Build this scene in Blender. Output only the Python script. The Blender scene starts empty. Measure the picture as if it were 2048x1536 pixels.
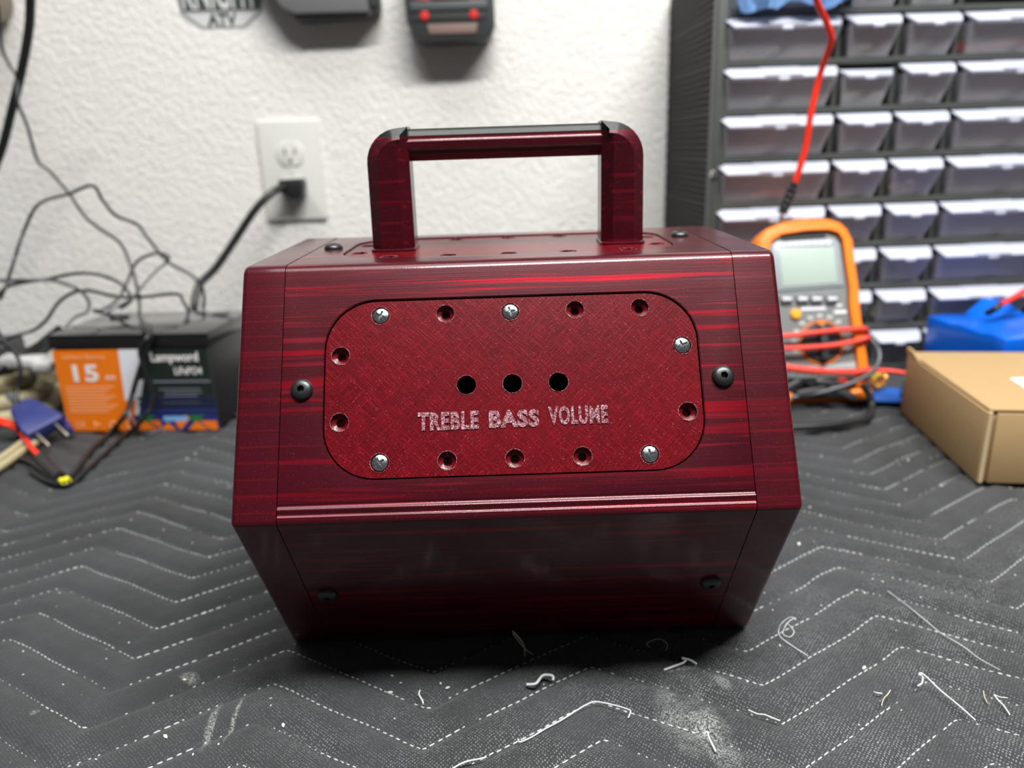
import bpy, bmesh, math, random
import numpy as np
from mathutils import Vector, Matrix, Euler
random.seed(7); rng = np.random.default_rng(7)
C = bpy.context.scene.collection
scene = bpy.context.scene

# ------------------------------------------------------------------ camera, world, lights, exposure
F_PX = 1521.0
PITCH, ROLL, YAW = math.radians(17.29), math.radians(-1.85), math.radians(-.04)
CAM = Vector((0, -.401, .2463))
fw = Vector((math.sin(YAW)*math.cos(PITCH), math.cos(YAW)*math.cos(PITCH), -math.sin(PITCH)))
rt = Vector((math.cos(YAW), -math.sin(YAW), 0)); up = rt.cross(fw)
RT = rt*math.cos(ROLL)+up*math.sin(ROLL); UP = -rt*math.sin(ROLL)+up*math.cos(ROLL)
cam = bpy.data.objects.new('camera', bpy.data.cameras.new('camera')); C.objects.link(cam)
cam.matrix_world = Matrix(((RT.x, UP.x, -fw.x, CAM.x), (RT.y, UP.y, -fw.y, CAM.y), (RT.z, UP.z, -fw.z, CAM.z), (0, 0, 0, 1)))
cam.data.sensor_width = 36; cam.data.lens = F_PX/2048*36; cam.data.clip_start = .01
cam.data.dof.use_dof = True; cam.data.dof.focus_distance = .318; cam.data.dof.aperture_fstop = 6.6
scene.camera = cam
scene.view_settings.view_transform = 'Standard'; scene.view_settings.look = 'None'
scene.view_settings.gamma = 1; scene.view_settings.use_curve_mapping = False
scene.view_settings.exposure = 0.0
w = bpy.data.worlds.new('room_air'); scene.world = w; w.use_nodes = True
w.node_tree.nodes['Background'].inputs[0].default_value = (.93, .95, 1, 1)
w.node_tree.nodes['Background'].inputs[1].default_value = .08
def area(name, loc, target, sx, sy, watts, col=(1, 1, 1)):
    l = bpy.data.lights.new(name, 'AREA'); l.shape = 'RECTANGLE'; l.size = sx; l.size_y = sy; l.energy = watts; l.color = col
    o = bpy.data.objects.new(name, l); C.objects.link(o); o.location = loc
    o.rotation_euler = (Vector(target)-Vector(loc)).to_track_quat('-Z', 'Y').to_euler()
    return o
area('tube_lamp', (.34, -.40, 1.30), (.30, -.22, 0), 1.05, .08, 36, (1, .985, .96))
area('added_overhead_fill', (.0, -.38, 2.5), (.0, -.2, 0), 2.0, 1.1, 45, (1, .98, .95))  # soft overhead fill added to brighten wall and room, no known fixture

# ------------------------------------------------------------------ helpers
def at(x, y, Y=None, Z=None):                     # a pixel of the photograph on the plane at depth Y or height Z
    d = RT*((x-1024)/F_PX)-UP*((y-768)/F_PX)+fw
    t = (Y-CAM.y)/d.y if Y is not None else (Z-CAM.z)/d.z
    return CAM+d*t
WN = Vector((-.0312, 1, 0))
def on_wall(x, y, off=0):
    d = RT*((x-1024)/F_PX)-UP*((y-768)/F_PX)+fw
    t = ((Vector((.2085, .609-off, 0))-CAM).dot(WN))/d.dot(WN)
    return CAM+d*t
def tag(o, label=None, cat=None, group=None, kind=None):
    if label: o['label'] = label
    if cat: o['category'] = cat
    if group: o['group'] = group
    if kind: o['kind'] = kind
    return o
def empty(name, loc, rot=(0, 0, 0), label=None, cat=None, group=None):
    o = bpy.data.objects.new(name, None); C.objects.link(o); o.location = loc; o.rotation_euler = rot
    o.empty_display_size = .01
    return tag(o, label, cat, group)
def link(name, me, mat, parent=None, mw=None):
    o = bpy.data.objects.new(name, me); C.objects.link(o)
    if mat is not None and not me.materials: me.materials.append(mat)
    if parent: o.parent = parent
    if mw is not None: o.matrix_local = mw
    return o
def mesh(bm, smooth=True, angle=35):
    me = bpy.data.meshes.new('m'); bmesh.ops.recalc_face_normals(bm, faces=bm.faces[:]); bm.to_mesh(me); bm.free()
    if smooth:
        me.shade_smooth(); me.set_sharp_from_angle(angle=math.radians(angle))
    return me
def obj(name, bm, mat, parent=None, mw=None, smooth=True, angle=35):
    return link(name, mesh(bm, smooth, angle), mat, parent, mw)
def T(x, y, z): return Matrix.Translation((x, y, z))
def box(bm, c, s, bev=0, seg=2, m=None):
    r = bmesh.ops.create_cube(bm, size=1); vs = r['verts']
    bmesh.ops.scale(bm, vec=s, verts=vs)
    if bev:
        es = list({e for v in vs for e in v.link_edges})
        k = bmesh.ops.bevel(bm, geom=es, offset=bev, segments=seg, profile=.5, affect='EDGES')
        vs = list({v for f in k['faces'] for v in f.verts}|{v for v in vs if v.is_valid})
    bmesh.ops.translate(bm, vec=c, verts=vs)
    if m is not None: bmesh.ops.transform(bm, matrix=m, verts=vs)
    return vs
def boxb(*a, **k):
    bm = bmesh.new(); box(bm, *a, **k); return bm
def prism(pts, d0, d1, bev=0, seg=2, axis='y'):
    """polygon (a,b) extruded from d0 to d1; axis y: (x,z) plane; z: (x,y); x: (y,z)"""
    bm = bmesh.new()
    def P(a, b, d): return {'y': (a, d, b), 'z': (a, b, d), 'x': (d, a, b)}[axis]
    v0 = [bm.verts.new(P(a, b, d0)) for a, b in pts]; v1 = [bm.verts.new(P(a, b, d1)) for a, b in pts]
    n = len(pts); f0 = bm.faces.new(v0); f1 = bm.faces.new(v1[::-1])
    for i in range(n): bm.faces.new((v0[i], v1[i], v1[(i+1) % n], v0[(i+1) % n]))
    if bev:
        es = list(set(f0.edges)|set(f1.edges))
        bmesh.ops.bevel(bm, geom=es, offset=bev, segments=seg, profile=.5, affect='EDGES')
    bmesh.ops.recalc_face_normals(bm, faces=bm.faces[:])
    return bm
def rrect(w_, h_, r, n=8, cx=0, cy=0):
    out = []
    for qx, qy, a0 in ((1, 1, 0), (-1, 1, 90), (-1, -1, 180), (1, -1, 270)):
        for i in range(n+1):
            a = math.radians(a0+90*i/n); out.append((cx+qx*(w_/2-r)+r*math.cos(a), cy+qy*(h_/2-r)+r*math.sin(a)))
    return out
def spline(pts, per=8, closed=False):
    P = [Vector(p) for p in pts]; n = len(P); out = []
    rg = range(n) if closed else range(n-1)
    for i in rg:
        if closed: a, b, c, d = P[(i-1) % n], P[i], P[(i+1) % n], P[(i+2) % n]
        else: a, b, c, d = P[max(i-1, 0)], P[i], P[i+1], P[min(i+2, n-1)]
        for k in range(per):
            t = k/per
            out.append(.5*((2*b)+(c-a)*t+(2*a-5*b+4*c-d)*t*t+(3*b-a-3*c+d)*t**3))
    if not closed: out.append(P[-1])
    return out
def tube_into(bm, pts, r, sides=8, closed=False, caps=True):
    n = len(pts); rings = []; prev = None
    for i, p in enumerate(pts):
        a = pts[(i-1) % n] if (closed or i) else pts[0]; b = pts[(i+1) % n] if (closed or i < n-1) else pts[-1]
        t = (b-a).normalized()
        if prev is None: u = t.orthogonal().normalized()
        else:
            u = prev-t*prev.dot(t); u = u.normalized() if u.length > 1e-6 else t.orthogonal().normalized()
        prev = u; v = t.cross(u); rr = r[i] if isinstance(r, (list, tuple)) else r
        rings.append([bm.verts.new(p+(u*math.cos(2*math.pi*k/sides)+v*math.sin(2*math.pi*k/sides))*rr) for k in range(sides)])
    for i in range(n if closed else n-1):
        A, B = rings[i], rings[(i+1) % n]
        for k in range(sides): bm.faces.new((A[k], A[(k+1) % sides], B[(k+1) % sides], B[k]))
    if caps and not closed: bm.faces.new(rings[0][::-1]); bm.faces.new(rings[-1])
def tube(name, pts, r, mat, parent=None, per=8, sides=8, closed=False):
    bm = bmesh.new(); tube_into(bm, spline(pts, per, closed), r, sides, closed)
    return obj(name, bm, mat, parent, angle=60)
def lathe(bm, prof, n=24, m=None):
    """prof: (radius, height) along local z"""
    rings = []
    for r, z in prof:
        if r < 1e-7: rings.append([bm.verts.new((0, 0, z))])
        else: rings.append([bm.verts.new((r*math.cos(2*math.pi*k/n), r*math.sin(2*math.pi*k/n), z)) for k in range(n)])
    for A, B in zip(rings, rings[1:]):
        for k in range(n):
            j = (k+1) % n
            if len(A) == 1 and len(B) == 1: continue
            if len(A) == 1: bm.faces.new((A[0], B[k], B[j]))
            elif len(B) == 1: bm.faces.new((A[k], A[j], B[0]))
            else: bm.faces.new((A[k], A[j], B[j], B[k]))
    if m is not None: bmesh.ops.transform(bm, matrix=m, verts=[v for R_ in rings for v in R_])
def lathe_obj(name, prof, mat, parent=None, mw=None, n=24, angle=35):
    bm = bmesh.new(); lathe(bm, prof, n); return obj(name, bm, mat, parent, mw, angle=angle)
def boolean(me, cutters, op='DIFFERENCE'):
    o = bpy.data.objects.new('t', me); C.objects.link(o); cs = []
    for c in cutters:
        co = bpy.data.objects.new('c', c); C.objects.link(co); cs.append(co)
        md = o.modifiers.new('b', 'BOOLEAN'); md.operation = op; md.object = co; md.solver = 'EXACT'
    dg = bpy.context.evaluated_depsgraph_get(); dg.update()
    out = bpy.data.meshes.new_from_object(o.evaluated_get(dg))
    for c in cs+[o]: bpy.data.objects.remove(c)
    return out
def sharpen(me, a=35): me.shade_smooth(); me.set_sharp_from_angle(angle=math.radians(a)); return me
def text_mesh(s, size, extrude=.0002, spacing=1.0, bevel=0, offset=0, align='CENTER', sx=1.0):
    cu = bpy.data.curves.new('t', 'FONT'); cu.body = s; cu.size = size; cu.extrude = extrude; cu.space_character = spacing
    cu.align_x = align; cu.align_y = 'CENTER'; cu.offset = offset; cu.resolution_u = 3
    o = bpy.data.objects.new('t', cu); C.objects.link(o); dg = bpy.context.evaluated_depsgraph_get(); dg.update()
    me = bpy.data.meshes.new_from_object(o.evaluated_get(dg)); bpy.data.objects.remove(o)
    if sx != 1: me.transform(Matrix.Scale(sx, 4, (1, 0, 0)))
    return me
def fit(me, w_, h_):
    co = [v.co for v in me.vertices]; x0, x1 = min(c.x for c in co), max(c.x for c in co); y0, y1 = min(c.y for c in co), max(c.y for c in co)
    me.transform(Matrix.Diagonal((w_/(x1-x0), h_/(y1-y0), 1, 1)) @ Matrix.Translation((-(x0+x1)/2, -(y0+y1)/2, 0))); return me
def join_meshes(parts):
    bm = bmesh.new()
    for me, m in parts:
        t = me.copy(); t.transform(m); bm.from_mesh(t); bpy.data.meshes.remove(t)
    me = bpy.data.meshes.new('j'); bm.to_mesh(me); bm.free(); return me

# ------------------------------------------------------------------ materials
def mat(name, col, rough=.5, metal=0, coat=0, alpha=1, spec=.5, trans=0, coatr=.1, sheen=0):
    m = bpy.data.materials.new(name); m.use_nodes = True; b = m.node_tree.nodes['Principled BSDF']
    b.inputs['Base Color'].default_value = (*col, 1); b.inputs['Roughness'].default_value = rough
    b.inputs['Metallic'].default_value = metal; b.inputs['Coat Weight'].default_value = coat; b.inputs['Coat Roughness'].default_value = coatr
    b.inputs['Alpha'].default_value = alpha; b.inputs['Specular IOR Level'].default_value = spec
    b.inputs['Transmission Weight'].default_value = trans; b.inputs['Sheen Weight'].default_value = sheen
    return m
class N:
    def __init__(s, m): s.m = m; s.nt = m.node_tree; s.b = s.nt.nodes['Principled BSDF']
    def a(s, t, **k):
        n = s.nt.nodes.new(t)
        for q, v in k.items(): setattr(n, q, v)
        return n
    def l(s, a, b): s.nt.links.new(a, b)
    def obj(s): return s.a('ShaderNodeTexCoord').outputs['Object']
    def mapping(s, src, scale=(1, 1, 1), rot=(0, 0, 0), loc=(0, 0, 0)):
        n = s.a('ShaderNodeMapping'); n.inputs['Scale'].default_value = scale; n.inputs['Rotation'].default_value = rot; n.inputs['Location'].default_value = loc
        s.l(src, n.inputs[0]); return n.outputs[0]
    def noise(s, src, scale, detail=2, rough=.5):
        n = s.a('ShaderNodeTexNoise'); n.inputs['Scale'].default_value = scale; n.inputs['Detail'].default_value = detail; n.inputs['Roughness'].default_value = rough
        s.l(src, n.inputs['Vector']); return n.outputs['Fac']
    def ramp(s, src, stops):
        n = s.a('ShaderNodeValToRGB'); e = n.color_ramp.elements
        while len(e) < len(stops): e.new(.5)
        for q, (p, c) in zip(e, stops): q.position = p; q.color = (*c, 1) if len(c) == 3 else c
        s.l(src, n.inputs[0]); return n.outputs[0]
    def math(s, op, a, b=None):
        n = s.a('ShaderNodeMath', operation=op)
        for i, v in ((0, a), (1, b)):
            if v is None: continue
            if isinstance(v, (int, float)): n.inputs[i].default_value = v
            else: s.l(v, n.inputs[i])
        return n.outputs[0]
    def mix(s, f, a, b, blend='MIX'):
        n = s.a('ShaderNodeMix', data_type='RGBA', blend_type=blend)
        for i, v in ((0, f), (6, a), (7, b)):
            if isinstance(v, (int, float)): n.inputs[i].default_value = v
            elif isinstance(v, tuple): n.inputs[i].default_value = (*v, 1)
            else: s.l(v, n.inputs[i])
        return n.outputs[2]
    def bump(s, h, strength, dist, nrm=None):
        n = s.a('ShaderNodeBump'); n.inputs['Strength'].default_value = strength; n.inputs['Distance'].default_value = dist
        s.l(h, n.inputs['Height'])
        if nrm: s.l(nrm, n.inputs['Normal'])
        return n.outputs[0]
    def sep(s, src):
        n = s.a('ShaderNodeSeparateXYZ'); s.l(src, n.inputs[0]); return n.outputs
BLK = (0, 0, 0); WHT = (1, 1, 1)

def red_body(name, cap=False, black_top=False):
    m = mat(name, (.2, .004, .015), .42, 0, .5, coatr=.10, spec=.25); n = N(m); o = n.obj()
    st = n.noise(n.mapping(o, (5, 150, 260)), 1, 3, .6)
    st2 = n.noise(n.mapping(o, (11, 260, 420), loc=(3, 1, 2)), 1, 2, .5)
    big = n.noise(o, 14, 2, .5)
    dark = n.mix(big, (.038, .0018, .0055), (.075, .002, .008))
    k = n.ramp(st, [(.56, BLK), (.66, WHT)])
    k2 = n.ramp(st2, [(.58, BLK), (.70, WHT)])
    if cap:
        z = n.sep(o)[2]
        ln = n.math('FRACT', n.math('MULTIPLY', z, 165)); ln = n.ramp(ln, [(0, WHT), (.07, WHT), (.12, BLK)])
        k = n.math('MULTIPLY', k, .25); k2 = n.math('MULTIPLY', ln, .35)
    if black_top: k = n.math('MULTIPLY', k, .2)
    col = n.mix(n.math('MULTIPLY', k, .9), dark, (.27, .003, .012))  # glints along the print layers painted in as brighter red streaks
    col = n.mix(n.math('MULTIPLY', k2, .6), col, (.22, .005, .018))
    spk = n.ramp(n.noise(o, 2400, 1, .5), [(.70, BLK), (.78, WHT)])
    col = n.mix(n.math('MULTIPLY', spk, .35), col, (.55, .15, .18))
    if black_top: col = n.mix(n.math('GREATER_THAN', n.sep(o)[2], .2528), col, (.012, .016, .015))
    n.l(col, n.b.inputs['Base Color'])
    n.l(n.math('ADD', n.math('MULTIPLY', k, .35), .3), n.b.inputs['Metallic'])
    lay = n.noise(n.mapping(o, (8, 900, 1700)), 1, 1, .5)
    gr = n.noise(o, 1500, 2, .6)
    nb = n.bump(lay, .14, .0002); nb = n.bump(gr, .10, .0002, nb)
    wv = n.noise(n.mapping(o, (2.5, 60, 60)), 1, 1, .5); nb = n.bump(wv, .22, .001, nb)
    n.l(nb, n.b.inputs['Normal']); n.l(nb, n.b.inputs['Coat Normal'])
    n.l(n.ramp(spk, [(0, (.38,)*3), (1, (.25,)*3)]), n.b.inputs['Roughness'])
    return m
def red_plate():
    m = mat('red_hatched_plastic', (.22, .003, .012), .30, 0, .22, coatr=.12, spec=.22); n = N(m); o = n.obj()
    h1 = n.noise(n.mapping(n.mapping(o, rot=(0, 0, math.radians(-45))), (90, 1900, 1)), 1, 1)
    h2 = n.noise(n.mapping(n.mapping(o, rot=(0, 0, math.radians(45))), (90, 1900, 1), loc=(3, 5, 0)), 1, 1)
    big = n.noise(o, 22, 3, .55)
    hs = n.math('MAXIMUM', h1, h2)
    col = n.mix(big, (.050, .0005, .0025), (.105, .0007, .004))
    col = n.mix(n.ramp(hs, [(.50, BLK), (.74, (.55,)*3)]), col, (.24, .003, .011))
    spk = n.ramp(n.noise(o, 1900, 1, .5), [(.69, BLK), (.76, WHT)])
    col = n.mix(n.math('MULTIPLY', spk, .35), col, (.6, .2, .22))
    n.l(col, n.b.inputs['Base Color'])
    nb = n.bump(hs, .30, .0003); nb = n.bump(n.noise(o, 1300, 2), .12, .0002, nb)
    n.l(nb, n.b.inputs['Normal']); n.l(nb, n.b.inputs['Coat Normal'])
    return m
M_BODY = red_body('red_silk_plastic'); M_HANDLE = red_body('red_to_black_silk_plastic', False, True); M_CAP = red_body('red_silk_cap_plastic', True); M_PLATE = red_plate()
M_SCUFF = mat('scuffed_red_plastic', (.5, .2, .24), .35); n = N(M_SCUFF); sp = n.noise(n.obj(), 1700, 3, .7)
n.l(n.ramp(sp, [(.42, (.08, .004, .01)), (.5, (.24, .06, .085)), (.66, (.7, .5, .53))]), n.b.inputs['Base Color'])
n.l(n.bump(sp, .9, .0008), n.b.inputs['Normal'])
M_ZINC = mat('zinc', (.72, .78, .78), .22, 1); n = N(M_ZINC); q = n.noise(n.obj(), 900, 3); n.l(n.ramp(q, [(.3, (.45, .52, .53)), (.6, (.85, .9, .9))]), n.b.inputs['Base Color']); n.l(n.bump(q, .4, .0003), n.b.inputs['Normal'])
M_OXIDE = mat('black_oxide_steel', (.06, .065, .065), .38, .85)
M_HOLE = mat('dark_interior', (.015, .003, .004), .8)

def blanket_mat():
    m = mat('black_quilted_cloth', (.03, .031, .033), .85, sheen=.15); n = N(m); o = n.obj()
    big = n.noise(o, 9, 4, .6); fine = n.noise(o, 2600, 2, .6)
    col = n.mix(n.ramp(big, [(.35, BLK), (.7, WHT)]), (.015, .0168, .0176), (.032, .0345, .039))
    v = n.a('ShaderNodeTexVoronoi', feature='F1'); v.inputs['Scale'].default_value = 1; v.inputs['Randomness'].default_value = .3
    n.l(n.mapping(o, (760, 760, 1), rot=(0, 0, .7)), v.inputs['Vector'])
    dot = n.ramp(v.outputs['Distance'], [(.18, WHT), (.38, BLK)])
    worn = n.ramp(n.noise(o, 26, 5, .65), [(.40, BLK), (.72, WHT)])
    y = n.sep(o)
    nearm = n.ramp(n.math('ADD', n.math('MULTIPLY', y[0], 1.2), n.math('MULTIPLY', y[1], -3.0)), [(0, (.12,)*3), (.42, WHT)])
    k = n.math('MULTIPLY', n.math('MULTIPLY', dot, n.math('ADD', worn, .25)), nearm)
    col = n.mix(n.math('MULTIPLY', k, .75), col, (.24, .25, .26))
    lint = n.ramp(n.noise(o, 420, 2, .5), [(.755, BLK), (.80, WHT)])
    col = n.mix(n.math('MULTIPLY', lint, .5), col, (.4, .41, .4))
    # chalk smears: centre, half length, half width, heading
    dusty = n.ramp(n.noise(o, 1100, 3, .7), [(.44, BLK), (.60, WHT)])
    dusty2 = n.ramp(n.noise(o, 60, 3, .6), [(.36, BLK), (.55, WHT)])
    for cx, cy, L, W_, a, s_ in SMEARS:
        mp = n.a('ShaderNodeMapping', vector_type='TEXTURE'); mp.inputs['Location'].default_value = (cx, cy, 0); mp.inputs['Rotation'].default_value = (0, 0, a); mp.inputs['Scale'].default_value = (L, W_, 1)
        n.l(o, mp.inputs[0]); g = n.a('ShaderNodeVectorMath', operation='LENGTH')
        sx = n.a('ShaderNodeVectorMath', operation='MULTIPLY'); n.l(mp.outputs[0], sx.inputs[0]); sx.inputs[1].default_value = (1, 1, 0)
        n.l(sx.outputs[0], g.inputs[0])
        f = n.ramp(g.outputs['Value'], [(.45, WHT), (1, BLK)])
        f = n.math('MULTIPLY', f, dusty)
        if W_ > .008: f = n.math('MULTIPLY', f, dusty2)
        col = n.mix(n.math('MULTIPLY', f, s_), col, (.42, .44, .42))
    n.l(col, n.b.inputs['Base Color'])
    nb = n.bump(dot, .35, .0004); nb = n.bump(fine, .3, .0003, nb); nb = n.bump(n.noise(o, 60, 4, .6), .35, .004, nb)
    n.l(nb, n.b.inputs['Normal'])
    return m
def smear(x0, y0, x1, y1, wd, s_):
    a, b = at(x0, y0, Z=0), at(x1, y1, Z=0); c = (a+b)/2; d = b-a
    return (c.x, c.y, d.length/2*1.15, wd, math.atan2(d.y, d.x), s_)
SMEARS = [smear(440, 1395, 400, 1495, .0022, .6), smear(488, 1382, 446, 1478, .0013, .55), smear(1345, 1345, 1395, 1500, .014, .5),
          smear(1395, 1400, 1470, 1540, .009, .5), smear(360, 1345, 395, 1352, .004, .5), smear(1330, 1340, 1400, 1325, .004, .5), smear(78, 1415, 60, 1430, .002, .4),
          smear(1430, 1345, 1460, 1380, .004, .5)]
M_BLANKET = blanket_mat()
M_THREAD = mat('white_thread', (.62, .65, .65), .6)
M_THREAD2 = mat('beige_thread', (.55, .5, .38), .6)
M_DKTHREAD = mat('grey_thread', (.42, .44, .45), .7)
M_WALL = mat('textured_white_paint', (.80, .795, .765), .75); n = N(M_WALL); o = n.obj()
n.l(n.mix(n.noise(o, 3, 2), (.80, .785, .74), (.88, .875, .85)), n.b.inputs['Base Color'])
h = n.math('ADD', n.noise(n.mapping(o, (1, 1, 1), rot=(0, .6, 0)), 150, 4, .6), n.math('MULTIPLY', n.noise(o, 45, 2), .4)); n.l(n.bump(h, .85, .0035), n.b.inputs['Normal'])
M_PLASTER = mat('outlet_plastic', (.72, .72, .68), .35)
M_SLOT = mat('slot_black', (.02, .02, .02), .6)
M_BLACK = mat('black_rubber', (.018, .019, .02), .38); M_BLACK2 = mat('black_glossy_wire', (.012, .014, .015), .3)
M_GREYW = mat('grey_wire', (.09, .10, .11), .35)
M_BATT = mat('black_abs', (.012, .012, .013), .35); M_BATTOP = mat('black_abs_lid', (.008, .008, .009), .14, coat=.5)
M_ORANGE = mat('orange_print', (.88, .20, .005), .4); M_WHITEP = mat('white_print', (.78, .80, .86), .4); M_NAVYP = mat('navy_print', (.02, .03, .16), .4)
M_DARKP = mat('dark_green_print', (.012, .022, .018), .4); M_GREENP = mat('green_print', (.02, .16, .04), .4); M_LBLUEP = mat('light_blue_print', (.2, .45, .8), .4)
M_TEXTP = mat('white_ink', (.85, .82, .8), .4); M_PALEO = mat('pale_orange_ink', (.95, .5, .25), .4)
M_CABF = mat('cabinet_frame_plastic', (.062, .070, .064), .45); M_CABS = mat('cabinet_side_plastic', (.022, .022, .021), .5)
M_DRAWER = mat('clear_drawer_plastic', (.72, .73, .80), .22, alpha=.27, spec=.6)
M_LIP = mat('lit_lip_plastic', (.60, .63, .74), .25, alpha=.94)  # same clear plastic as the drawers, caught light put into pale opaque colour
M_HORANGE = mat('orange_rubber', (.90, .22, .01), .45); M_MGREY = mat('meter_grey', (.20, .22, .22), .4); M_MDARK = mat('meter_dark', (.05, .055, .055), .35)
M_SCREEN = mat('lcd_glass', (.44, .54, .48), .2); M_BEZEL = mat('screen_bezel', (.33, .37, .40), .3)
M_REDW = mat('red_silicone_wire', (.80, .06, .035), .4); M_REDW2 = mat('bright_red_wire', (.85, .03, .01), .35)
M_YEL = mat('yellow_plastic', (.85, .8, .02), .4); M_AMBER = mat('amber_button', (.85, .45, .03), .4)
M_METAL = mat('bright_metal', (.75, .75, .72), .25, 1); M_BRASS = mat('aged_pin_metal', (.45, .42, .36), .35, .8)
M_BLUEPLUG = mat('blue_plug_plastic', (.028, .038, .17), .4); M_KHAKI = mat('khaki_jacket', (.42, .37, .22), .55)
M_BLUEWRAP = mat('blue_shrink_wrap', (.0, .13, .72), .3, coat=.3)
M_CARD = mat('kraft_cardboard', (.42, .28, .13), .8); n = N(M_CARD); q = n.noise(n.obj(), 500, 3, .6); n.l(n.mix(q, (.36, .235, .105), (.46, .31, .15)), n.b.inputs['Base Color']); n.l(n.bump(n.noise(n.mapping(n.obj(), (10, 10, 500)), 1, 2), .1, .0005), n.b.inputs['Normal'])
M_LABEL = mat('white_paper', (.85, .85, .85), .6)
M_PCB = mat('blue_circuit_board', (.02, .11, .45), .4); M_TEAL = mat('green_component', (.03, .28, .2), .4); M_TOROID = mat('yellow_toroid', (.80, .55, .05), .45); M_COPPER = mat('copper_wire', (.75, .35, .12), .3, .8)
M_TGREY = mat('tool_grey_plastic', (.17, .175, .18), .5); M_TBLACK = mat('tool_black_plastic', (.03, .033, .035), .5); M_TRED = mat('tool_red_plastic', (.62, .03, .025), .4)
M_TBROWN = mat('tool_brown_plate', (.22, .15, .13), .45)
M_BAG = mat('blue_plastic_bag', (.22, .42, .75), .2, alpha=.8); M_WOOD = mat('bench_board', (.25, .18, .12), .7)
M_STICK = mat('sticker_white', (.66, .67, .66), .4); M_STICKD = mat('sticker_dark', (.05, .07, .06), .5); M_STICKG = mat('sticker_grey', (.36, .37, .37), .5)
M_CREAM = mat('cream_parts', (.75, .68, .42), .5)

# ------------------------------------------------------------------ wall, bench
WROT = math.atan(.0312)
WALL = Matrix.Translation((.2085, .609, 0)) @ Matrix.Rotation(WROT, 4, 'Z')      # wall frame: x along wall, -y into the room
tag(obj('wall_back', boxb((-.3, .03, .35), (2.6, .06, 1.5)), M_WALL, mw=WALL), kind='structure')
bench = obj('workbench', boxb((-.1, .04, -.035), (2.0, 1.08, .04), .003), M_WOOD)
tag(obj('floor', boxb((0, -1.4, -.95), (5, 5, .1)), mat('concrete', (.22, .21, .20), .7)), kind='structure')
tag(bench, 'flat wooden workbench hidden beneath the black quilted blanket', 'workbench')

# ------------------------------------------------------------------ quilted blanket
def zig(x, k):
    t = ((x+.203)/.1588) % 1.0
    tri = 1-abs(2*t-1); tri = .5-.5*np.cos(np.pi*tri) if False else tri
    tri = np.clip(tri*1.06-.02, .0, 1.0) if False else tri
    return -.1115+.0255*k+.0415*(x+.203)+.050*(np.sqrt((tri-.96)**2+.0012)*-1+.965 if False else np.minimum(tri, .985))
def sines(x, y, f, n_, seed):
    r = np.random.default_rng(seed); out = 0
    for _ in range(n_):
        a = r.uniform(0, 2*np.pi); g = f*r.uniform(.6, 1.5); out = out+np.sin((x*np.cos(a)+y*np.sin(a))*g+r.uniform(0, 6.28))
    return out/n_**.5
def blanket_z(x, y):
    ph = (y-zig(x, 0))/.0255; d = np.abs(ph-np.round(ph))*.0255
    puff = 1-np.exp(-(d/.0045)**2)
    wr = sines(x, y, 40, 5, 1)*.0007+sines(x, y*.6, 130, 5, 2)*.00028
    amp = np.clip((x-.12)/.12, 0, 1)*np.clip((.15-y)/.1, 0, 1)
    wr = wr+amp*(-.0022*np.exp(-((y+.04+.55*(x-.22))/.006)**2)+.0012*np.exp(-((y+.028+.55*(x-.22))/.008)**2))
    z = -.0042+.0032*puff+wr
    inside = (np.abs(x) < .135) & (np.abs(y) < .075)
    return np.where(inside, np.minimum(z, -.0006), np.minimum(z, .0004))
xs = np.concatenate([np.arange(-.80, -.30, .004), np.arange(-.30, .40, .0022), np.arange(.40, .70, .004)])
ys = np.concatenate([np.arange(-.50, -.26, .006), np.arange(-.26, .12, .0022), np.arange(.12, .585, .004)])
X, Y = np.meshgrid(xs, ys); Z = blanket_z(X, Y)
nx, ny = len(xs), len(ys)
me = bpy.data.meshes.new('b'); co = np.stack([X, Y, Z], -1).reshape(-1, 3)
ii = (np.arange(ny-1)[:, None]*nx+np.arange(nx-1)[None, :]).ravel(); quads = np.stack([ii, ii+1, ii+1+nx, ii+nx], -1)
me.vertices.add(len(co)); me.vertices.foreach_set('co', co.ravel())
me.loops.add(quads.size); me.loops.foreach_set('vertex_index', quads.ravel())
me.polygons.add(len(quads)); me.polygons.foreach_set('loop_start', np.arange(len(quads))*4); me.update(calc_edges=True); me.shade_smooth()
blanket = link('quilted_blanket', me, M_BLANKET); tag(blanket, 'black quilted moving blanket with white zigzag stitching spread over the bench', 'blanket')
def floor_z(x, y): return float(blanket_z(np.array([x]), np.array([y]))[0])
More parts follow.
